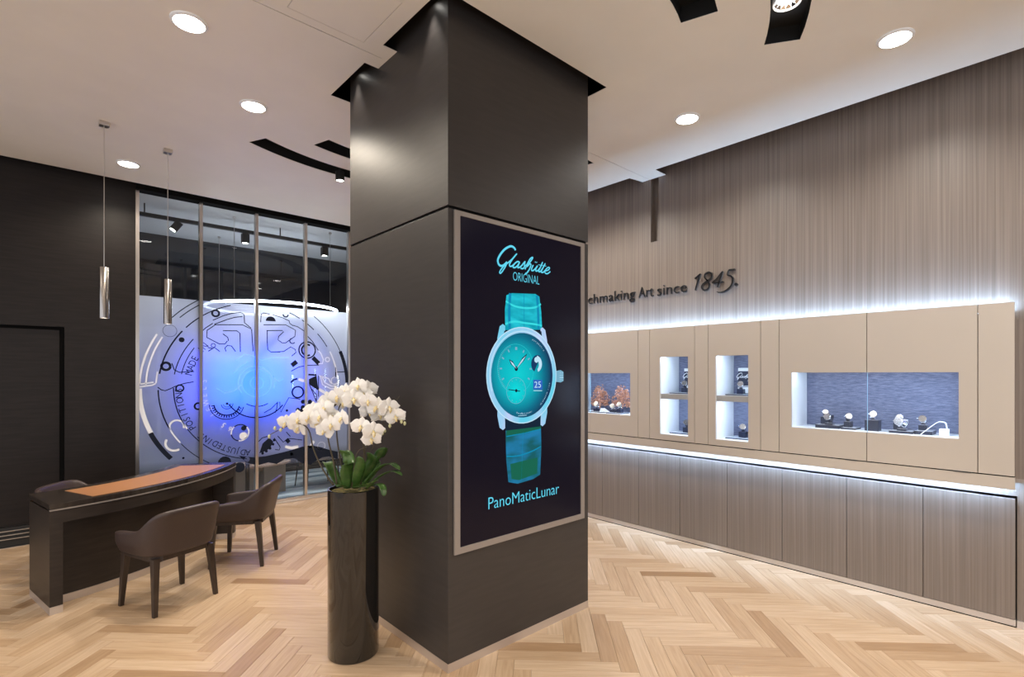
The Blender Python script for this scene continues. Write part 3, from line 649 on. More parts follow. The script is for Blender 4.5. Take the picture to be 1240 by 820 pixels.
# ================================================================== DISPLAYED WATCHES
def watch_mesh(parent, s=1.0, dial='dial'):
    """upright wristwatch on its collar, facing -X; local origin under the strap"""
    R = .021*s
    band = MB(); pts = [(.0+.021*s*math.cos(a), .030*s+.030*s*math.sin(a)) for a in [math.radians(x) for x in range(-205, 26, 15)]]
    vs = []; fs = []
    for i, (x, z) in enumerate(pts):
        w = .010*s if 2 < i < len(pts)-3 else .012*s
        vs += [(x, -w, z+.004*s), (x, w, z+.004*s), (x*.86, w, .86*(z-.030*s)+.034*s), (x*.86, -w, .86*(z-.030*s)+.034*s)]
    n = len(pts)
    for i in range(n-1):
        for k in range(4): fs.append((4*i+k, 4*i+(k+1) % 4, 4*i+4+(k+1) % 4, 4*i+4+k))
    fs += [(3, 2, 1, 0), (4*n-4, 4*n-3, 4*n-2, 4*n-1)]
    band.add(vs, fs)
    T = Matrix.Translation((-.021*s, 0, .036*s)) @ Matrix.Rotation(math.radians(-74), 4, 'Y')
    def lat(prof):
        m = MB().lathe((0, 0, 0), prof, 20); m.v = [tuple(T @ Vector(v)) for v in m.v]; return m
    build('strap', band, 'navy' if dial != 'silverdial' else 'silver', parent)
    build('case', lat([(0, -.006*s), (R*.9, -.006*s), (R, -.002*s), (R, .003*s), (R*.93, .006*s), (R*.74, .0062*s)]), 'silver', parent, smooth='auto')
    build('dial', lat([(R*.75, .0060*s), (0, .0056*s)]), 'dial_dark' if dial == 'dial' else 'dial', parent)
    cm = MB().tube([(0, R, 0), (0, R+.006*s, 0)], .003*s, 8); cm.v = [tuple(T @ Vector(v)) for v in cm.v]
    build('crown', cm, 'silver', parent)
    cf = MB().lathe((.004*s, 0, 0), [(.014*s, 0), (.009*s, .008*s), (.008*s, .02*s), (0, .022*s)], 10); build('collar', cf, 'navy', parent, smooth='auto')
wp = {}
for k, st in enumerate(('dial', 'silverdial')):
    wp[st] = thing('wristwatch', 'watch', 'watch'); watch_mesh(wp[st], 1.0, st)
used = set()
def watch(x, y, z, label, rz=0, s=1.0, st='dial', group='watches shown in the wall showcases'):
    if st in used: o = copy_tree(wp[st])
    else: o = wp[st]; used.add(st)
    o.location = (x, y, z); o.rotation_euler = (0, 0, rz); s *= .92; o.scale = (s, s, s); tag(o, label, 'watch', group); return o
def block(x, y, z, w, h, label, mat='navy', d=None, top='silver'):
    t = build('display_block', MB().box(x-(d or w)/2, x+(d or w)/2, y-w/2, y+w/2, z, z+h), mat, bevel=.002); tag(t, label, 'display stand')
    if top: build('top_plate', MB().box(x-(d or w)/2+.004, x+(d or w)/2-.004, y-w/2+.004, y+w/2-.004, z+h, z+h+.002), top, t)
    return t
def tray(x, y, z, w, d, h, label, mat='navy'):
    t = build('display_tray', MB().box(x-d/2, x+d/2, y-w/2, y+w/2, z, z+h), mat, bevel=.0015); tag(t, label, 'display tray')
    build('top_sheet', MB().box(x-d/2+.004, x+d/2-.004, y-w/2+.004, y+w/2-.004, z+h, z+h+.0015), 'acrylic', t); return t
FZ = 1.175
tr1 = tray(4.68, 1.345, FZ, .17, .17, .026, 'raised dark tray at the left of the wide showcase window'); tray(4.68, 1.205, FZ, .10, .15, .012, 'low dark tray next to the raised left tray')
block(4.70, 1.392, FZ+.028, .05, .055, 'dark block at the back of the raised left tray'); watch(4.70, 1.392, FZ+.086, 'leftmost watch standing high on a dark block in the wide showcase', .5, 1.1)
block(4.62, 1.335, FZ+.028, .055, .014, 'thin dark pad at the front of the raised left tray'); watch(4.625, 1.335, FZ+.044, 'blue-dialled watch lying low before the leftmost block', -.3, 1.45)
block(4.68, 1.222, FZ+.014, .05, .042, 'small dark block on the low tray'); watch(4.68, 1.225, FZ+.058, 'watch on the small block on the low tray', .5, 1.25)
block(4.66, 1.055, FZ, .088, .082, 'tall wide dark block right behind the glass seam'); watch(4.66, 1.057, FZ+.085, 'watch on the tall wide block behind the glass seam', .35, 1.25, 'silverdial')
tray(4.66, .87, FZ, .14, .16, .016, 'long low dark tray right of the tall block'); tray(4.68, .745, FZ, .10, .16, .024, 'dark tray at the right under the sloping straps')
block(4.70, .905, FZ+.018, .055, .05, 'dark block at the back of the long low tray'); watch(4.70, .907, FZ+.07, 'watch on the block at the back of the long low tray', .5, 1.2, 'silverdial')
block(4.62, .868, FZ+.018, .055, .014, 'thin dark pad at the front of the long low tray'); watch(4.62, .868, FZ+.034, 'large tilted watch lying in front on the long low tray', -.5, 1.65, 'silverdial')
block(4.70, .76, FZ+.026, .05, .036, 'small dark block on the right tray'); watch(4.70, .76, FZ+.065, 'watch on the right tray beside the sloping strap holder', 0, 1.3, 'silverdial')
block(4.62, .632, FZ, .05, .048, 'small white cube at the right end of the wide showcase', 'white', top=None)
t = thing('strap_holder', 'sloping clear strap holder leaning on the white cube', 'display stand', (4.60, .70, FZ))
hp = [(4.53, .75, FZ+.004), (4.60, .672, FZ+.088), (4.63, .645, FZ+.096), (4.65, .628, FZ+.085), (4.655, .622, FZ+.05)]
build('strap', MB().tube([(p[0]+.016, p[1], p[2]) for p in smooth_path(hp, 4)], .0018, 6), 'white', t); build('strap', MB().tube([(p[0]-.016, p[1], p[2]) for p in smooth_path(hp, 4)], .0018, 6), 'white', t)
rm = MB(); sp_ = smooth_path(hp, 4)
for a, b in zip(sp_, sp_[1:]): rm.quad((a[0]-.014, a[1], a[2]-.003), (a[0]+.014, a[1], a[2]-.003), (b[0]+.014, b[1], b[2]-.003), (b[0]-.014, b[1], b[2]-.003))
build('ramp', rm, 'navy', t)
# narrow showcases: each an upper and a lower tray, block, watch, and a printed plaque above
def plaque(y, z, lb):
    t = build('plaque', MB().box(4.812, 4.822, y-.085, y+.085, z, z+.225), 'navy'); tag(t, lb, 'plaque')
    build('top_band', MB().box(4.808, 4.8115, y-.085, y+.085, z+.195, z+.225), 'white', t); build('lower_band', MB().box(4.808, 4.8115, y-.085, y+.085, z+.055, z+.06), 'white', t)
    build('stand_plate', MB().box(4.780, 4.79, y-.075, y+.075, z-.006, z+.05), 'white', t)
    PLAQ.append((t, y, z))
PLAQ = []
for yc, wl, nm in ((2.055, 2.05, 'right narrow'), (2.62, 2.60, 'left narrow')):
    tray(4.70, yc-.01, 1.411, .25, .2, .010, 'dark tray on the upper shelf of the %s showcase' % nm); tray(4.70, yc-.01, 1.02, .25, .2, .010, 'dark tray on the floor of the %s showcase' % nm)
    block(4.70, wl+.02, 1.423, .055, .045, 'dark block on the upper shelf of the %s showcase' % nm); watch(4.70, wl+.02, 1.470, 'watch on the upper shelf of the %s showcase' % nm, .25, 1.35, 'silverdial' if wl < 2.5 else 'dial')
    block(4.70, wl, 1.032, .06, .05, 'dark block on the floor of the %s showcase' % nm); watch(4.70, wl, 1.084, 'watch on the floor of the %s showcase' % nm, .25, 1.4)
    plaque(yc-.015 if wl > 2.5 else 2.06, 1.435, 'navy plaque with a white script logo in the %s showcase' % nm)
block(4.70, 2.545, 1.032, .05, .03, 'second small dark block on the floor of the left narrow showcase'); watch(4.70, 2.545, 1.064, 'second watch on the floor of the left narrow showcase', .1, 1.2)
# copper trees
def copper_tree(y, lb, sd):
    rnd = random.Random(sd); t = thing('tree_sculpture', lb, 'sculpture', (4.74, y, FZ))
    tm = MB(); tm.tube([(4.74, y, FZ), (4.74, y+.004, FZ+.09), (4.74, y, FZ+.20)], [.012, .008, .005], 7)
    cl = [(0, .24, .075), (-.07, .16, .06), (.065, .15, .065), (.03, .21, .06), (-.04, .21, .05), (.0, .13, .06), (-.085, .10, .035), (.085, .10, .04)]
    lf = MB()
    for cy, cz, r in cl:
        tm.tube([(4.74, y, FZ+.07), (4.742, y+cy*.6, FZ+cz*.8), (4.738, y+cy, FZ+cz)], [.006, .004, .002], 5)
        for k in range(64):
            a = rnd.uniform(0, 2*PI); q = r*math.sqrt(rnd.random()); c = (4.74+rnd.uniform(-.02, .02), y+cy+q*math.cos(a), FZ+cz+q*math.sin(a)); s = rnd.uniform(.008, .014)
            n = Vector((rnd.uniform(.5, 1), rnd.uniform(-.6, .6), rnd.uniform(-.6, .6))).normalized(); u = n.orthogonal().normalized(); v = n.cross(u)
            c = Vector(c); lf.add([c+u*s, c+v*s*.7, c-u*s, c-v*s*.7, c+n*s*.4], [(0, 1, 4), (1, 2, 4), (2, 3, 4), (3, 0, 4), (3, 2, 1, 0)])
    build('trunk', tm, 'copper', t); o = build('leaves', lf, 'copper', t); o['kind'] = 'stuff'
copper_tree(3.70, 'copper leafy tree sculpture beside the column edge', 1); copper_tree(3.40, 'whole copper leafy tree sculpture at the right of its showcase', 5)
tray(4.63, 3.62, FZ, .2, .14, .012, 'dark tray before the copper tree at the column edge'); tray(4.62, 3.37, FZ, .2, .14, .012, 'dark tray before the right copper tree')
block(4.63, 3.655, FZ+.014, .06, .03, 'dark block before the copper tree at the column edge'); watch(4.63, 3.655, FZ+.046, 'watch before the copper tree at the column edge', .3, 1.5, 'silverdial')
t = build('watch_folder', MB().prism([[(3.50, FZ+.012), (3.58, FZ+.012), (3.57, FZ+.05)]], yz(4.58), yz(4.66)), 'acrylic'); tag(t, 'small sloping pale card between the copper trees', 'card')
block(4.62, 3.425, FZ+.014, .055, .022, 'left dark block before the right copper tree'); watch(4.62, 3.425, FZ+.038, 'left watch before the right copper tree', .3, 1.4, 'silverdial')
block(4.62, 3.335, FZ+.014, .055, .038, 'right dark block before the right copper tree'); watch(4.62, 3.335, FZ+.054, 'right watch before the right copper tree', .3, 1.4, 'silverdial')

# ================================================================== SCREEN ON THE COLUMN
SY = 2.278
sc_t = thing('display_screen', 'tall lit advertising screen showing a turquoise watch on the column', 'screen', (2.195, SY, .625))
fx0, fx1, fz0, fz1 = 1.652, 2.737, .625, 2.488
sx0, sx1, sz0, sz1 = 1.690, 2.700, .660, 2.462
xz = lambda y: (lambda p: (p[0], y, p[1]))
build('frame', MB().prism([[(fx0, fz0), (fx1, fz0), (fx1, fz1), (fx0, fz1)], [(sx0, sz0), (sx1, sz0), (sx1, sz1), (sx0, sz1)]], xz(SY-.012), xz(SY)), 'bezel', sc_t, bevel=.001)
scm = pm('screen_black', (.002, .002, .003), .2, spec=.2, emit=(.002, .0012, .006), es=1)
scr = build('screen_panel', MB().box(sx0, sx1, SY-.006, SY, sz0, sz1), scm, sc_t)
def em(name, col, s=1.0): return pm(name, (.0, .0, .0), .6, spec=.1, emit=col, es=s)
def em_radial(name, c, r, cols):
    """displayed picture with a radial gradient: colours from the centre c outwards to r"""
    m = em(name, (1, 1, 1)); b = m.node_tree.nodes['Principled BSDF']
    tc = nd(m, 'ShaderNodeTexCoord'); mp = nd(m, 'ShaderNodeMapping'); mp.inputs['Location'].default_value = (-(c[0]-2.195)/r, 0, -(c[1]-.625)/r); mp.inputs['Scale'].default_value = (1/r, 0, 1/r)
    gr = nd(m, 'ShaderNodeTexGradient', gradient_type='SPHERICAL'); cr = nd(m, 'ShaderNodeValToRGB')
    ln(m, tc, 'Object', mp, 0); ln(m, mp, 0, gr, 0); ln(m, gr, 'Fac', cr, 0); ln(m, cr, 0, b, 'Emission Color')
    e = cr.color_ramp.elements; e[0].color = (*cols[-1][1], 1); e[0].position = 1-cols[-1][0]; e[1].color = (*cols[0][1], 1); e[1].position = 1-cols[0][0]
    for p, col in cols[1:-1]: q = e.new(1-p); q.color = (*col, 1)
    return m
def em_noise(name, c0, c1, scale, c2=None):
    m = em(name, (1, 1, 1)); b = m.node_tree.nodes['Principled BSDF']
    tc = nd(m, 'ShaderNodeTexCoord'); mp = nd(m, 'ShaderNodeMapping'); mp.inputs['Scale'].default_value = scale; nz = nd(m, 'ShaderNodeTexNoise'); nz.inputs['Scale'].default_value = 1
    cr = nd(m, 'ShaderNodeValToRGB'); e = cr.color_ramp.elements; e[0].position = .35; e[1].position = .65; e[0].color = (*c0, 1); e[1].color = (*c1, 1)
    ln(m, tc, 'Object', mp, 0); ln(m, mp, 0, nz, 0); ln(m, nz, 'Fac', cr, 0); ln(m, cr, 0, b, 'Emission Color'); return m
WC = (2.167, 1.595)
E_ = {'cyan': em('lit_cyan', (.10, .55, .72)), 'bezel': em_noise('lit_bezel', (.10, .50, .66), (.42, .50, .74), (6, 1, 2)), 'navy': em('lit_navy', (.004, .03, .10)), 'strap': em_noise('lit_strap_top', (.0, .26, .34), (.01, .44, .54), (7, 1, 22)),
      'strap2': em_noise('lit_strap_low', (.004, .085, .10), (.01, .16, .33), (6, 1, 14)), 'green': em('lit_green', (.004, .10, .06)), 'line': em('lit_seam', (.03, .58, .62)), 'dark': em('lit_dark', (.002, .012, .03)),
      'dial': em_radial('lit_dial', (2.12, 1.60), .30, [(.0, (.0, .50, .52)), (.45, (.0, .36, .42)), (.75, (.0, .13, .21)), (.98, (.003, .02, .07))]),
      'sub': em_radial('lit_small_dial', (2.106, 1.500), .11, [(.0, (.0, .58, .60)), (.8, (.0, .40, .45)), (.99, (.0, .28, .36))]), 'blue': em('lit_blue', (.02, .10, .42)), 'pale': em('lit_pale', (.42, .62, .75)), 'steelc': em('lit_steel', (.15, .34, .46)), 'edge': em('lit_strap_edge', (.0, .20, .36))}
lay = [0]
def pic(name, mat, fill=None, stroke=None, texts=None, up=1):
    lay[0] += up; y = SY-.0062-.00022*lay[0]; m = MB()
    for lo in (fill or []): m.prism([lo], xz(y), None)
    for path, w in (stroke or []): ribbon(m, path, w, xz(y))
    for fn in (texts or []): fn(m, y)
    return build(name, m, E_[mat], scr, fix=False)
def circ(c, r, n=48, a0=0, a1=360): return arc(c[0], c[1], r, a0, a1, n)[:-1] if a1-a0 == 360 else arc(c[0], c[1], r, a0, a1, n)
# strap, lugs, case
up_ = [(2.03, 2.065), (2.075, 2.083), (2.17, 2.09), (2.27, 2.098), (2.305, 2.085), (2.322, 1.99), (2.33, 1.88), (2.02, 1.86), (2.018, 1.98)]
pic('upper_strap', 'strap', [up_]); pic('strap_edge', 'edge', None, [(smooth_path([(2.06, 2.08), (2.052, 1.97), (2.056, 1.87)]), .02), (smooth_path([(2.283, 2.09), (2.294, 1.99), (2.298, 1.88)]), .02), ([(2.172, 2.09), (2.174, 1.88)], .004)])
pic('strap_fold', 'line', None, [(smooth_path([(2.025, 2.03), (2.09, 2.008), (2.18, 2.003), (2.27, 2.015), (2.318, 2.04)]), .012), (smooth_path([(2.02, 1.895), (2.09, 1.915), (2.18, 1.912), (2.27, 1.91), (2.328, 1.905)]), .012)], up=0)
lo_ = [(2.022, 1.30), (2.318, 1.29), (2.322, 1.15), (2.312, .975), (2.25, .955), (2.12, .945), (2.045, .965), (2.028, 1.1)]
pic('lower_strap', 'strap2', [lo_]); pic('strap_tail', 'green', [[(2.03, 1.275), (2.318, 1.285), (2.318, 1.262), (2.17, 1.245), (2.03, 1.24)]]); pic('strap_tail', 'green', [[(2.06, 1.07), (2.29, 1.085), (2.285, .985), (2.13, .965), (2.07, .98)]], up=0)
pic('strap_fold', 'edge', None, [(smooth_path([(2.03, 1.118), (2.13, 1.112), (2.24, 1.128), (2.318, 1.15)]), .008), ([(2.165, 1.25), (2.15, .96)], .003), (smooth_path([(2.03, 1.235), (2.17, 1.245), (2.318, 1.258)]), .006)], up=0)
lug = lambda s: [(WC[0]+s*.205, WC[1]+.15), (WC[0]+s*.208, WC[1]+.215), (WC[0]+s*.190, WC[1]+.285), (WC[0]+s*.165, WC[1]+.30), (WC[0]+s*.148, WC[1]+.29), (WC[0]+s*.148, WC[1]+.20)]
for q in (lug(-1), lug(1), [(p[0], 2*WC[1]-p[1]-.02) for p in lug(-1)], [(p[0], 2*WC[1]-p[1]-.02) for p in lug(1)]): pic('lug', 'bezel', [q], up=.25)
pic('lug_shade', 'dark', [[(WC[0]-.155, WC[1]+.26), (WC[0]+.155, WC[1]+.275), (WC[0]+.165, WC[1]+.21), (WC[0]-.165, WC[1]+.2)], [(WC[0]-.15, WC[1]-.25), (WC[0]+.15, WC[1]-.25), (WC[0]+.145, WC[1]-.32), (WC[0]-.145, WC[1]-.325)]])
pic('crown', 'steelc', [[(2.455, 1.622), (2.50, 1.628), (2.527, 1.617), (2.527, 1.557), (2.50, 1.548), (2.455, 1.553)]]); pic('crown_rib', 'pale', None, [([(2.49, z), (2.527, z)], .006) for z in (1.565, 1.58, 1.595, 1.61)], up=0)
pic('watch_case', 'bezel', [circ(WC, .292)]); pic('case_edge', 'pale', None, [(circ(WC, .289)+[circ(WC, .289)[0]], .006), (circ(WC, .266, 40, 20, 200), .006)])
pic('watch_dial', 'dial', [circ(WC, .256)])
HB = (2.106, 1.634)
pic('hour_ring', 'line', None, [(circ(HB, .147)+[circ(HB, .147)[0]], .0016)])
tick = []
for k in range(12):
    a = math.radians(90-30*k); c, s = math.cos(a), math.sin(a)
    if k in (5, 6): continue
    r0, r1 = (.112, .130); tick.append(([(HB[0]+r0*c, HB[1]+r0*s), (HB[0]+r1*c, HB[1]+r1*s)], .009 if k else .016))
for k in range(34):
    a = math.radians(110+k*4.4); tick.append(([(HB[0]+.135*math.cos(a), HB[1]+.135*math.sin(a)), (HB[0]+.146*math.cos(a), HB[1]+.146*math.sin(a))], .0022))
pic('hour_marks', 'steelc', None, tick)
SB = (2.106, 1.503)
pic('small_seconds', 'sub', [circ(SB, .078)]); pic('small_ring', 'steelc', None, [(circ(SB, .078)+[circ(SB, .078)[0]], .0022)]+[([(SB[0]+.062*math.cos(a), SB[1]+.062*math.sin(a)), (SB[0]+.07*math.cos(a), SB[1]+.07*math.sin(a))], .003) for a in [math.radians(30*k) for k in range(12)]])
pic('small_hand', 'dark', [circ(SB, .010, 12)], [([(SB[0]-.062, SB[1]+.008), SB, (SB[0]+.032, SB[1]-.004)], .005)])
def hand(tip, w): 
    d = Vector((tip[0]-HB[0], tip[1]-HB[1])); q = Vector((-d.y, d.x)).normalized()*w; m_ = Vector(HB)+d*.62
    return [tuple(HB), tuple(m_+q), tip, tuple(m_-q)]
pic('hands', 'dark', [hand((2.048, 1.690), .012), hand((2.198, 1.728), .011), circ(HB, .014, 14)]); pic('hand_inlay', 'pale', [hand((2.056, 1.682), .006), hand((2.185, 1.714), .0055)])
MC = (2.285, 1.665)
pic('moon_window', 'navy', [circ(MC, .055, 20, 60, 240)+[(2.27, 1.64)]]); pic('moon', 'pale', [arc(2.272, 1.665, .052, 80, -70, 14)+arc(2.262, 1.66, .035, -50, 70, 10), circ((2.275, 1.69), .018, 12)])
pic('date_window', 'blue', [[(2.247, 1.508), (2.328, 1.505), (2.328, 1.565), (2.247, 1.568)]])
def T(s, x, z, h, w=None, shear=0, rot=0, off=0):
    def fn(m, y):
        c, k = math.cos(rot), math.sin(rot); add_text(m, s, lambda p: (x+p[0]*c-p[1]*k, y, z+p[0]*k+p[1]*c), h, w, shear, offset=off)
    return fn
pic('date', 'pale', None, [([(2.25, 1.500), (2.326, 1.498)], .004)], [T('25', 2.257, 1.518, .038, .058)], up=1)
def ring_text(s, r, a0, step, h):
    def fn(m, y):
        for k, ch in enumerate(s):
            a = math.radians(a0-k*step); T(ch, WC[0]+r*math.cos(a), WC[1]+r*math.sin(a), h, None, 0, a-PI/2)(m, y)
    return fn
def ring_text_low(s, r, a0, step, h):
    def fn(m, y):
        for k, ch in enumerate(s):
            a = math.radians(a0+k*step); T(ch, WC[0]+r*math.cos(a), WC[1]+r*math.sin(a), h, None, 0, a+PI/2)(m, y)
    return fn
pic('dial_lettering', 'pale', None, [([(2.12, 1.352), (2.19, 1.352)], .003)], [ring_text('AUTOMATIC', .226, 72, 3.6, .009), ring_text_low('PanoMaticLunar', .236, 255, 2.4, .010), ring_text_low('GLASHUTTE I/SA', .236, 308, 2.9, .009)])
# script logo, drawn stroke by stroke
LG = [[(2.097,2.339),(2.091,2.35),(2.07,2.358),(2.046,2.352),(2.012,2.331),(1.981,2.299),(1.96,2.265),(1.963,2.242),(1.978,2.231),(1.999,2.234),(2.02,2.249),(2.03,2.26)],
      [(2.03,2.26),(2.022,2.239),(2.004,2.213),(1.983,2.189),(1.973,2.19),(1.983,2.209),(2.009,2.235),(2.046,2.262)],
      [(2.046,2.262),(2.075,2.286),(2.102,2.314),(2.108,2.319),(2.097,2.309),(2.07,2.279),(2.051,2.251),(2.054,2.238),(2.07,2.242),(2.083,2.252)],
      [(2.129,2.274),(2.113,2.274),(2.089,2.257),(2.078,2.237),(2.094,2.236),(2.116,2.252),(2.132,2.275),(2.121,2.253),(2.117,2.239),(2.132,2.243),(2.149,2.255)],
      [(2.149,2.255),(2.176,2.283),(2.174,2.273),(2.171,2.252),(2.16,2.239),(2.14,2.238)], [(2.171,2.252),(2.199,2.276)],
      [(2.176,2.237),(2.199,2.276),(2.222,2.308),(2.242,2.319),(2.239,2.311),(2.219,2.287),(2.196,2.26)],
      [(2.193,2.255),(2.216,2.275),(2.227,2.272),(2.216,2.246),(2.199,2.224),(2.185,2.212),(2.179,2.215)],
      [(2.247,2.273),(2.233,2.249),(2.234,2.237),(2.25,2.241),(2.27,2.258),(2.284,2.274),(2.27,2.252),(2.27,2.239),(2.288,2.244)],
      [(2.288,2.244),(2.309,2.267),(2.329,2.302),(2.309,2.267),(2.294,2.241),(2.309,2.24)], [(2.309,2.24),(2.332,2.267),(2.353,2.297),(2.332,2.267),(2.317,2.24),(2.335,2.24),(2.356,2.257)],
      [(2.291,2.281),(2.362,2.282)], [(2.356,2.251),(2.381,2.261),(2.393,2.275),(2.381,2.277),(2.362,2.264),(2.35,2.246),(2.356,2.236),(2.375,2.237),(2.399,2.253)], [(2.263,2.295),(2.268,2.292)], [(2.275,2.295),(2.279,2.292)]]
LW = [.013, .008, .009, .009, .009, .005, .009, .009, .009, .009, .009, .004, .008, .008, .008]
pic('script_logo', 'cyan', None, [(smooth_path(p, 5), w) for p, w in zip(LG, LW)])
pic('logo_lettering', 'cyan', None, None, [T('ORIGINAL', 2.078, 2.158, .052, .222, off=-.012)])
pic('model_lettering', 'cyan', None, None, [T('PanoMaticLunar', 1.888, .832, .068, .592, off=-.008)])
for t, y, z in PLAQ:       # the same script logo in white on the showcase plaques
    m = MB(); k = .36
    for p, w in zip(LG, LW): ribbon(m, smooth_path(p, 3), w*1.3, lambda q: (4.8105, y+.03-(q[0]-2.15)*k, z+.14+(q[1]-2.25)*k))
    add_text(m, 'ORIGINAL', lambda q: (4.8105, y-.0-q[0], z+.10+q[1]), .012, .06)
    build('script_logo', m, 'white', t, fix=False)

# ================================================================== DESK
DC = (-.35, 6.60)
def pol(r, a): return (DC[0]+r*math.cos(math.radians(a)), DC[1]+r*math.sin(math.radians(a)))
R1, R0, A0, A1 = 2.04, 1.50, -78.6, -28.5
def band(r0, r1, a0, a1, n=28): return arc(*DC, r1, a0, a1, n)+arc(*DC, r0, a1, a0, n)
def slab(lo, z0, z1): return MB().prism([lo], lambda p: (p[0], p[1], z0), lambda p: (p[0], p[1], z1))
dk_t = thing('reception_desk', 'curved dark consultation desk with an orange leather top inlay', 'desk', (*pol(1.8, -54), 0))
build('desktop', slab(band(R0, R1, A0, A1), .700, .735), 'desk_top', dk_t, bevel=.002)
build('edge_trim', slab(band(R1-.004, R1+.0015, A0, A1), .690, .699), 'bezel', dk_t)
build('apron', slab(band(R1-.05, R1-.004, A0+1.9, A1-1.9), .605, .690), 'desk_dark', dk_t)
for a0, a1 in ((A0+.05, A0+2.0), (A1-2.0, A1-.05)): build('end_panel', slab(band(R0+.02, R1-.003, a0, a1, 3), .052, .690), 'desk_dark', dk_t, bevel=.001)
build('front_panel', slab(band(R1-.21, R1-.19, A0+2.0, A1-2.0), .052, .690), 'desk_dark', dk_t)
build('rear_drawer_block', slab(band(R0+.03, R0+.30, A1-9, A1-2.0, 6), .06, .69), 'desk_dark', dk_t)
for a0, a1 in ((A0+.05, A0+2.0), (A1-2.0, A1-.05)): build('plinth', slab(band(R0+.02, R1-.002, a0, a1, 3), 0, .051), 'plinth', dk_t)
build('plinth', slab(band(R1-.215, R1-.183, A0+2.0, A1-2.0), 0, .054), 'plinth', dk_t)
build('leather_inlay', slab(arc(*DC, R1-.052, A0+7.2, A1-4.5, 28)+arc(*DC, R0+.10, A1-4.5, A0+6.6, 28), .7352, .738), 'leather_mat', dk_t)

# ================================================================== CHAIRS
def make_chair(label, group):
    t = thing('tub_chair', label, 'chair', group=group)
    # shell: front-left -> round the back -> front-right, local +Y is forward
    hw = .240
    half = [(.93*q_, r_) for q_, r_ in [(.236, .225), (.242, .14), (.243, .05), (.242, -.03), (.240, -.085), (.236, -.130), (.222, -.172), (.190, -.200), (.140, -.210), (.070, -.214), (0, -.215)]]
    hts = [.520, .533, .540, .548, .575, .628, .678, .692, .697, .699, .699]
    pts = [(-x, y) for x, y in half]+[(x, y) for x, y in reversed(half[:-1])]; top = hts+list(reversed(hts[:-1]))
    m = MB(); rows = 7; zb = .383
    for (x, y), h in zip(pts, top):
        back = max(0, min(1, (-y)/.2))
        for k in range(rows+1):
            u = k/rows; z = zb+(h-zb)*u; q = (z-zb)/.33
            fx = .90+.10*min(1, u*2.2)+.05*q; fy = .93+.07*min(1, u*2.2)
            m.v.append((x*fx, y*fy-back*.065*q*q, z))
    n = rows+1
    for i in range(len(pts)-1):
        for k in range(rows): m.f.append((i*n+k, (i+1)*n+k, (i+1)*n+k+1, i*n+k+1))
    sh = build('shell', m, 'leather', t, smooth=True)
    so = sh.modifiers.new('thickness', 'SOLIDIFY'); so.thickness = .042; so.offset = 0
    ss = sh.modifiers.new('round', 'SUBSURF'); ss.levels = 2; ss.render_levels = 2
    se = MB(); zz = [(.385, .93), (.40, 1), (.445, 1), (.462, .95), (.468, .80)]
    lo = [(-.20, .235), (-.205, .10), (-.195, -.12), (-.13, -.185), (.13, -.185), (.195, -.12), (.205, .10), (.20, .235)]
    for z, s in zz: se.v += [(p[0]*s, p[1]*s, z) for p in lo]
    for r in range(len(zz)-1): se.f += [(r*8+i, r*8+(i+1) % 8, (r+1)*8+(i+1) % 8, (r+1)*8+i) for i in range(8)]
    se.f += [tuple(range(7, -1, -1)), tuple(32+i for i in range(8))]
    s_ = build('seat', se, 'leather', t, smooth=True); q = s_.modifiers.new('round', 'SUBSURF'); q.levels = 1; q.render_levels = 2
    fr = MB(); fr.prism([[(-.205, .205), (-.205, -.13), (-.15, -.195), (.15, -.195), (.205, -.13), (.205, .205)], [(-.17, .17), (.17, .17), (.17, -.12), (.13, -.16), (-.13, -.16), (-.17, -.12)]], lambda p: (p[0], p[1], .352), lambda p: (p[0], p[1], .386))
    build('seat_frame', fr, 'darkwood', t, bevel=.002)
    for sx, sy in ((-1, 1), (1, 1), (-1, -1), (1, -1)):
        l = MB(); tx, ty = sx*.185, (.175 if sy > 0 else -.165); bx, by = sx*.208, (.195 if sy > 0 else -.205)
        for z, cx, cy, w in ((0, bx, by, .0135), (.20, (tx+bx)/2, (ty+by)/2, .018), (.372, tx, ty, .022)):
            l.v += [(cx-w, cy-w, z), (cx+w, cy-w, z), (cx+w, cy+w, z), (cx-w, cy+w, z)]
        for r in (0, 4): l.f += [(r+i, r+(i+1) % 4, r+4+(i+1) % 4, r+4+i) for i in range(4)]
        l.f += [(3, 2, 1, 0), (8, 9, 10, 11)]
        build('leg', l, 'darkwood', t, bevel=.003)
    return t
ch0 = make_chair('brown leather tub chair nearest the camera, seen from behind before the desk', 'brown tub chairs around the desk')
spots = [((.686, 4.367), math.atan2(.371, -.142)), ((1.319, 4.885), math.atan2(.206, -.316)), ((.30, 5.57), math.radians(-40.5))]
cl = [None, 'brown leather tub chair at the right end of the desk, turned to the glass', 'brown leather tub chair behind the desk, only its back showing']
for i, (p, a) in enumerate(spots):
    o = ch0 if i == 0 else copy_tree(ch0)
    o.location = (*p, 0); o.rotation_euler = (0, 0, a-PI/2)
    if cl[i]: o['label'] = cl[i]

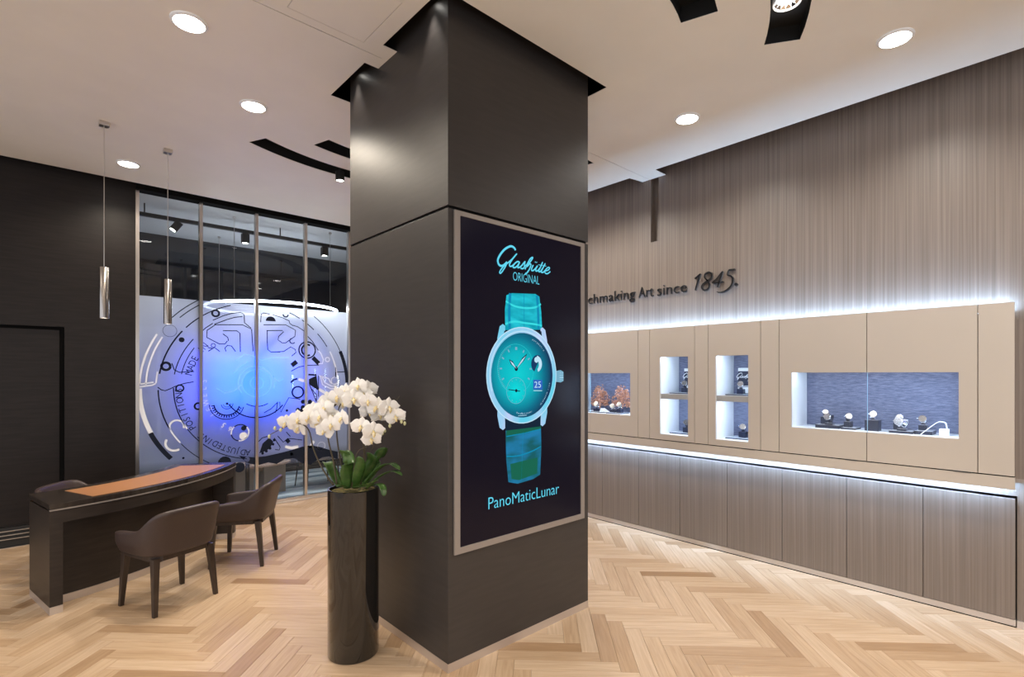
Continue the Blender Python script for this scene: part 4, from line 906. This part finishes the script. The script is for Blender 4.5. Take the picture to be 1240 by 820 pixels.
# ================================================================== VASE AND ORCHID
VX, VY, VH, VR = 1.341, 2.824, .948, .142
vs_ = thing('floor_vase', 'tall glossy black cylinder vase standing beside the column', 'vase', (VX, VY, 0))
build('body', MB().lathe((VX, VY, 0), [(VR-.02, 0), (VR-.004, .002), (VR, .010), (VR, VH-.004), (VR-.003, VH), (VR-.010, VH), (VR-.012, VH-.004), (VR-.012, VH-.10), (0, VH-.10)], 64), 'vase', vs_, smooth='auto')
mo = MB(); rnd = random.Random(3)
g_ = 12
pts = [(VX, VY, VH-.01)]
for r in (.05, .09, .129):
    for k in range(g_): a = 2*PI*k/g_; pts.append((VX+r*math.cos(a), VY+r*math.sin(a), VH-.016+rnd.uniform(-.008, .018)*(r < .12)))
mo.add(pts, [(0, 1+k, 1+(k+1) % g_) for k in range(g_)]+[(1+j*g_+k, 1+(j+1)*g_+k, 1+(j+1)*g_+(k+1) % g_, 1+j*g_+(k+1) % g_) for j in (0, 1) for k in range(g_)])
build('moss', mo, 'moss', vs_, smooth=True)
orc = thing('potted_orchid', 'white moth orchid with arching sprays growing from the black vase', 'plant', (VX, VY, VH-.02))
def petal(mb, ang, L, W, cup, ruf=0):
    """petal in the flower's plane (x right, y up, z out), pointing at angle ang"""
    n, k = 5, 4; vs = []; c, s = math.cos(ang), math.sin(ang)
    for i in range(n+1):
        u = i/n; w = W*math.sin(PI*min(1, .10+.86*u))**.75 if u < 1 else W*.18
        for j in range(k+1):
            v = (j/k-.5)*2; x = .006+L*u-.10*L*v*v*u; y = w*.5*v
            z = cup*(u*u)*.6-.006*v*v*(1-u)+ruf*math.sin(5*v+3*u)*u+.004*(1-abs(v))
            vs.append((x*c-y*s, x*s+y*c, z))
    mb.add(vs, [(i*(k+1)+j, i*(k+1)+j+1, (i+1)*(k+1)+j+1, (i+1)*(k+1)+j) for i in range(n) for j in range(k)])
def flower_meshes():
    m = MB()
    for a, L, W, cup in ((90, .042, .034, -.006), (214, .041, .032, -.008), (326, .041, .032, -.008)): petal(m, math.radians(a), L, W, cup)
    for v in range(len(m.v)): m.v[v] = (m.v[v][0], m.v[v][1], m.v[v][2]-.003)
    for a in (12, 168): petal(m, math.radians(a), .046, .060, .004, .0018)
    l = MB(); l.tube([(0, .004, .002), (0, -.002, .010), (0, -.012, .016), (0, -.022, .012)], [.003, .007, .006, .002], 7); l.tube([(-.010, -.002, .010), (0, -.006, .008), (.010, -.002, .010)], [.002, .006, .002], 6); l.tube([(0, .006, 0), (0, .003, .010)], [.004, .003], 6)
    return m, l
fm_, lm_ = flower_meshes()
fproto = None
def flower(p, face, roll, s):
    global fproto
    z = Vector(face).normalized(); y = Vector((0, 0, 1)); y = (y-z*y.dot(z)).normalized(); x = y.cross(z)
    R = Matrix((x, y, z)).transposed().to_4x4() @ Matrix.Rotation(roll, 4, 'Z')
    if fproto is None:
        f = build('flower', fm_, 'petal', None, smooth=True); l = build('lip', lm_, 'lip', None, smooth=True); l.parent = f; fproto = f
    else: f = copy_tree(fproto)
    f.parent = orc; f.matrix_parent_inverse = Matrix()
    f.matrix_local = Matrix.Translation(Vector(p)-Vector(orc.location)) @ R @ Matrix.Scale(s, 4)
FLW = [(1.049,3.077,1.318),(1.083,2.978,1.346),(1.12,3.067,1.285),(1.136,2.958,1.353),(1.173,2.992,1.392),(1.19,2.881,1.406),(1.236,2.921,1.445),(1.249,2.827,1.472),(1.307,2.869,1.497),(1.335,2.749,1.532),(1.404,2.767,1.512),(1.301,2.739,1.459),(1.353,2.665,1.451),(1.373,2.755,1.485),(1.396,2.652,1.413),(1.384,2.717,1.392),(1.439,2.694,1.371),(1.447,2.605,1.413),(1.485,2.598,1.361),(1.48,2.684,1.365),(1.236,2.745,1.356),(1.2,2.804,1.318),(1.19,2.868,1.281),(1.186,2.953,1.322),(1.236,2.866,1.358),(1.304,2.655,1.313),(1.354,2.61,1.286),(1.357,2.634,1.243),(1.294,2.841,1.437),(1.164,2.864,1.362)]
camdir = Vector((-math.sin(YAW), -math.cos(YAW), 0)); camR = Vector((math.cos(YAW), -math.sin(YAW), 0))
for i, p in enumerate(FLW):
    side = (Vector(p)-Vector((VX, VY, p[2]))).dot(camR)
    face = camdir+camR*(side*1.8+rnd.uniform(-.55, .55))+Vector((0, 0, rnd.uniform(-.30, .18)))
    flower(p, face, rnd.uniform(-.3, .3), rnd.uniform(1.12, 1.36))
for p in [(1.01,3.14,1.287),(0.986,3.162,1.239),(1.028,3.097,1.28),(1.451,2.602,1.311),(1.43,2.621,1.284),(1.509,2.576,1.333),(1.528,2.573,1.322),(1.41,2.612,1.272)]:
    build('bud', MB().lathe(p, [(0, -.012), (.007, -.006), (.009, .002), (.005, .011), (0, .014)], 8), 'bud', orc, smooth=True)
STEMS = [[(1.253,2.892,0.962),(1.206,2.92,1.049),(1.165,2.959,1.167),(1.147,2.988,1.28),(1.109,3.036,1.317),(1.056,3.098,1.297),(0.986,3.162,1.249)],
         [(1.258,2.86,0.966),(1.24,2.863,1.1),(1.215,2.872,1.218),(1.216,2.898,1.31),(1.234,2.895,1.39),(1.269,2.863,1.442),(1.198,2.901,1.382)],
         [(1.309,2.841,0.952),(1.275,2.844,1.098),(1.25,2.84,1.242),(1.258,2.86,1.357),(1.288,2.86,1.441),(1.332,2.805,1.489),(1.365,2.749,1.485)],
         [(1.328,2.796,0.957),(1.374,2.767,1.12),(1.393,2.764,1.284),(1.369,2.758,1.428),(1.386,2.73,1.466),(1.429,2.676,1.415),(1.473,2.623,1.364),(1.521,2.579,1.327)],
         [(1.346,2.752,0.961),(1.359,2.727,1.103),(1.342,2.702,1.224),(1.336,2.68,1.295),(1.351,2.652,1.305),(1.387,2.634,1.249)],
         [(1.294,2.746,0.97),(1.314,2.727,1.154),(1.353,2.665,1.203),(1.414,2.609,1.263),(1.464,2.59,1.316)],
         [(1.362,2.846,0.944),(1.433,2.781,1.16),(1.504,2.717,1.376),(1.553,2.671,1.473)]]
for i, q in enumerate(STEMS):
    pth = smooth_path(q, 5); build('stem', MB().tube(pth, [(.0052 if i < 5 else .0028)*(1-.55*k/len(pth)) for k in range(len(pth))], 7), 'stem', orc, smooth=True)
def leaf(path, W, twist=0.0):
    pth = [Vector(p) for p in smooth_path(path, 4)]; n = len(pth); vs = []; fs = []
    for i, p in enumerate(pth):
        u = i/(n-1); t = (pth[min(i+1, n-1)]-pth[max(i-1, 0)]).normalized(); a = t.cross(Vector((0, 0, 1)))
        if a.length < .15: a = camR.copy()
        a = (a.normalized()+camR*twist*(1 if a.dot(camR) >= 0 else -1)).normalized(); nn = a.cross(t).normalized()
        w = W*(.35+.65*math.sin(PI*min(1, .12+.75*u))) if u < .9 else W*(.62*(1-u)/.1+.1)
        for v in (-1, -.5, 0, .5, 1): vs.append(p+a*w*.5*v+nn*(.16*w*abs(v)))
    for i in range(n-1):
        for j in range(4): fs.append((i*5+j, i*5+j+1, i*5+6+j, i*5+5+j))
    return MB().add(vs, fs)
LEAVES = [([(1.318,2.818,0.954),(1.309,2.799,1.029),(1.287,2.793,1.122),(1.246,2.789,1.177)], .075, 1), ([(1.291,2.802,0.952),(1.279,2.786,1.035),(1.284,2.755,1.108),(1.287,2.793,1.173)], .07, 1), ([(1.317,2.752,0.956),(1.309,2.705,1.029),(1.301,2.658,1.096),(1.285,2.646,1.153)], .06, 1),
          ([(1.397,2.814,0.944),(1.442,2.8,1.012),(1.484,2.789,1.105),(1.496,2.751,1.172)], .085, 1), ([(1.367,2.815,0.938),(1.402,2.782,1.02),(1.414,2.745,1.095),(1.387,2.742,1.155)], .07, 1), ([(1.365,2.749,0.959),(1.402,2.674,1.049),(1.431,2.566,1.106),(1.451,2.494,1.081)], .045, .2), ([(1.365,2.708,0.956),(1.4,2.622,1.029),(1.434,2.536,1.069),(1.45,2.468,1.054)], .034, .2),
          ([(1.314,2.727,0.97),(1.305,2.627,0.996),(1.309,2.542,1.018),(1.306,2.463,1.048)], .03, 0), ([(1.289,2.885,0.948),(1.269,2.931,1.016),(1.252,2.96,1.077),(1.25,3.002,1.081)], .06, .8), ([(1.362,2.683,0.97),(1.377,2.616,0.992),(1.381,2.558,0.987),(1.378,2.534,0.942)], .04, .2), ([(1.265,2.745,0.974),(1.22,2.731,0.992),(1.19,2.705,0.996)], .03, .2), ([(1.299,2.714,0.974),(1.334,2.628,0.983),(1.344,2.591,1.01)], .045, .1)]
for q, w, tw in LEAVES:
    o = build('leaf', leaf(q, w, tw), 'leaf', orc, smooth=True); s_ = o.modifiers.new('thickness', 'SOLIDIFY'); s_.thickness = .002

# ================================================================== ROOM BEHIND THE GLASS
RC, RR, RZ = (2.45, 7.66), .84, 2.505
t = thing('ring_pendant', 'large white glowing ring lamp hanging behind the glass partition', 'pendant lamp', (*RC, 3.57))
rg = MB(); pr = [(-.012, 0), (.012, 0), (.012, .028), (-.012, .028)]; n = 64
for k in range(n):
    a = 2*PI*k/n; rg.v += [(RC[0]+(RR+p[0])*math.cos(a), RC[1]+(RR+p[0])*math.sin(a), RZ+p[1]) for p in pr]
for k in range(n):
    for j in range(4): rg.f.append((4*k+j, 4*k+(j+1) % 4, 4*((k+1) % n)+(j+1) % 4, 4*((k+1) % n)+j))
build('light_ring', rg, 'ring_led', t)
for a in (40, 130, 220, 310):
    x, y = RC[0]+RR*math.cos(math.radians(a)), RC[1]+RR*math.sin(math.radians(a))
    build('cable', MB().tube([(x, y, RZ+.045), (x, y, 3.57)], .003, 5), 'steel', t); build('ceiling_rose', MB().lathe((x, y, 3.545), [(0, 0), (.02, 0), (.02, .025), (0, .025)], 10), 'steel', t)
tk = build('light_track', MB().box(.4, 4.5, 7.225, 7.275, 3.42, 3.46), 'blackmetal'); tag(tk, 'black light track under the ceiling behind the glass', 'track')
for x in (.9, 2.4, 3.9): build('hanger', MB().box(x-.006, x+.006, 7.244, 7.256, 3.46, 3.57), 'blackmetal', tk)
for x, tl, lb in ((1.249, .6, 'tilted black spotlight on the track behind the left glass pane'), (1.967, 0, 'black cube spotlight on the track behind the middle glass panes'), (3.007, 0, 'black cube spotlight on the track behind the right glass pane')):
    t = thing('track_spotlight', lb, 'spotlight', (x, 7.25, 3.42)); m = MB().box(-.042, .042, -.042, .042, -.13, -.012); Mx = Matrix.Translation((x, 7.25, 3.42)) @ Matrix.Rotation(tl, 4, 'Y')
    m.v = [tuple(Mx @ Vector(v)) for v in m.v]; build('housing', m, 'blackmetal', t, bevel=.004)
    l = MB().lathe((0, 0, -.1305), [(.032, 0), (0, -.0005)], 14); l.v = [tuple(Mx @ Vector(v)) for v in l.v]; build('lens', l, 'led', t)
    lamp('SPOT', tuple(Mx @ Vector((0, 0, -.136))), 45, NEUT, (x-.6*(tl > 0), 7.25, 0), spot_size=math.radians(80), spot_blend=.5, shadow_soft_size=.03)
t = thing('monitor', 'blue lit monitor standing behind the frosted watch drawing', 'monitor', (1.906, 6.92, 0))
build('screen_panel', MB().box(1.474, 2.338, 6.878, 6.884, 1.222, 1.830), 'blue_screen', t); build('housing', MB().box(1.464, 2.348, 6.885, 6.92, 1.212, 1.840), 'blackmetal', t, bevel=.003)
build('pole', MB().tube([(1.906, 6.93, .02), (1.906, 6.93, 1.3)], .025, 12), 'blackmetal', t); build('base', MB().lathe((1.906, 6.97, .004), [(.19, 0), (.19, .012), (0, .016)], 24), 'blackmetal', t, smooth='auto')
lamp('AREA', (1.906, 6.99, 1.53), 12, (.02, .035, 1), (1.906, 6.0, 1.5), (1, 0, 0), shape='RECTANGLE', size=1.25, size_y=.7)   # added blue area lamp for the halo around the monitor, no fixture
t = thing('low_table', 'low taupe table with a pale wood top behind the glass', 'table', (2.15, 7.45, .004))
build('tabletop', MB().prism([[(2.15+.45*math.cos(2*PI*k/28), 7.45+.26*math.sin(2*PI*k/28)) for k in range(28)]], lambda p: (p[0], p[1], .385), lambda p: (p[0], p[1], .41)), 'tablewood', t, bevel=.003)
build('body', MB().box(1.86, 2.10, 7.33, 7.60, .06, .385), 'taupe', t, bevel=.004); build('body', MB().box(2.22, 2.50, 7.33, 7.60, .004, .385), 'taupe', t, bevel=.004); build('stretcher', MB().box(2.10, 2.22, 7.40, 7.54, .3, .36), 'taupe', t)
for q in ([(1.78, 7.40, .385), (1.70, 7.34, .004)], ): build('leg', MB().tube([*q], [.014, .009], 8), 'blackmetal', t)
t = thing('book', 'pale magazine lying on the low table behind the glass', 'magazine', (2.36, 7.42, .41)); build('pages', MB().box(2.28, 2.46, 7.36, 7.48, .4105, .419), 'white', t); build('cover', MB().box(2.279, 2.461, 7.359, 7.481, .419, .421), 'dial', t)
t = thing('lounge_chair', 'lounge chair with thin metal legs on the blue carpet behind the glass', 'chair', (2.95, 7.35, .004))
sm_ = MB(); sm_.box(2.68, 3.22, 7.10, 7.60, .40, .47); build('seat', sm_, 'taupe', t, bevel=.03, seg=3); build('backrest', MB().box(2.70, 3.20, 7.60, 7.66, .45, .80), 'taupe', t, bevel=.025, seg=3)
for sx, sy in ((-1, -1), (1, -1), (-1, 1), (1, 1)): build('leg', MB().tube([(2.95+sx*.20, 7.35+sy*.18, .41), (2.95+sx*.24, 7.35+sy*.22, .004)], [.012, .008], 8), 'blackmetal', t)
for ob in scn.objects:
    if ob.type == 'MESH' and ob.parent is None and 'kind' not in ob and 'label' not in ob: ob['label'] = ob.name
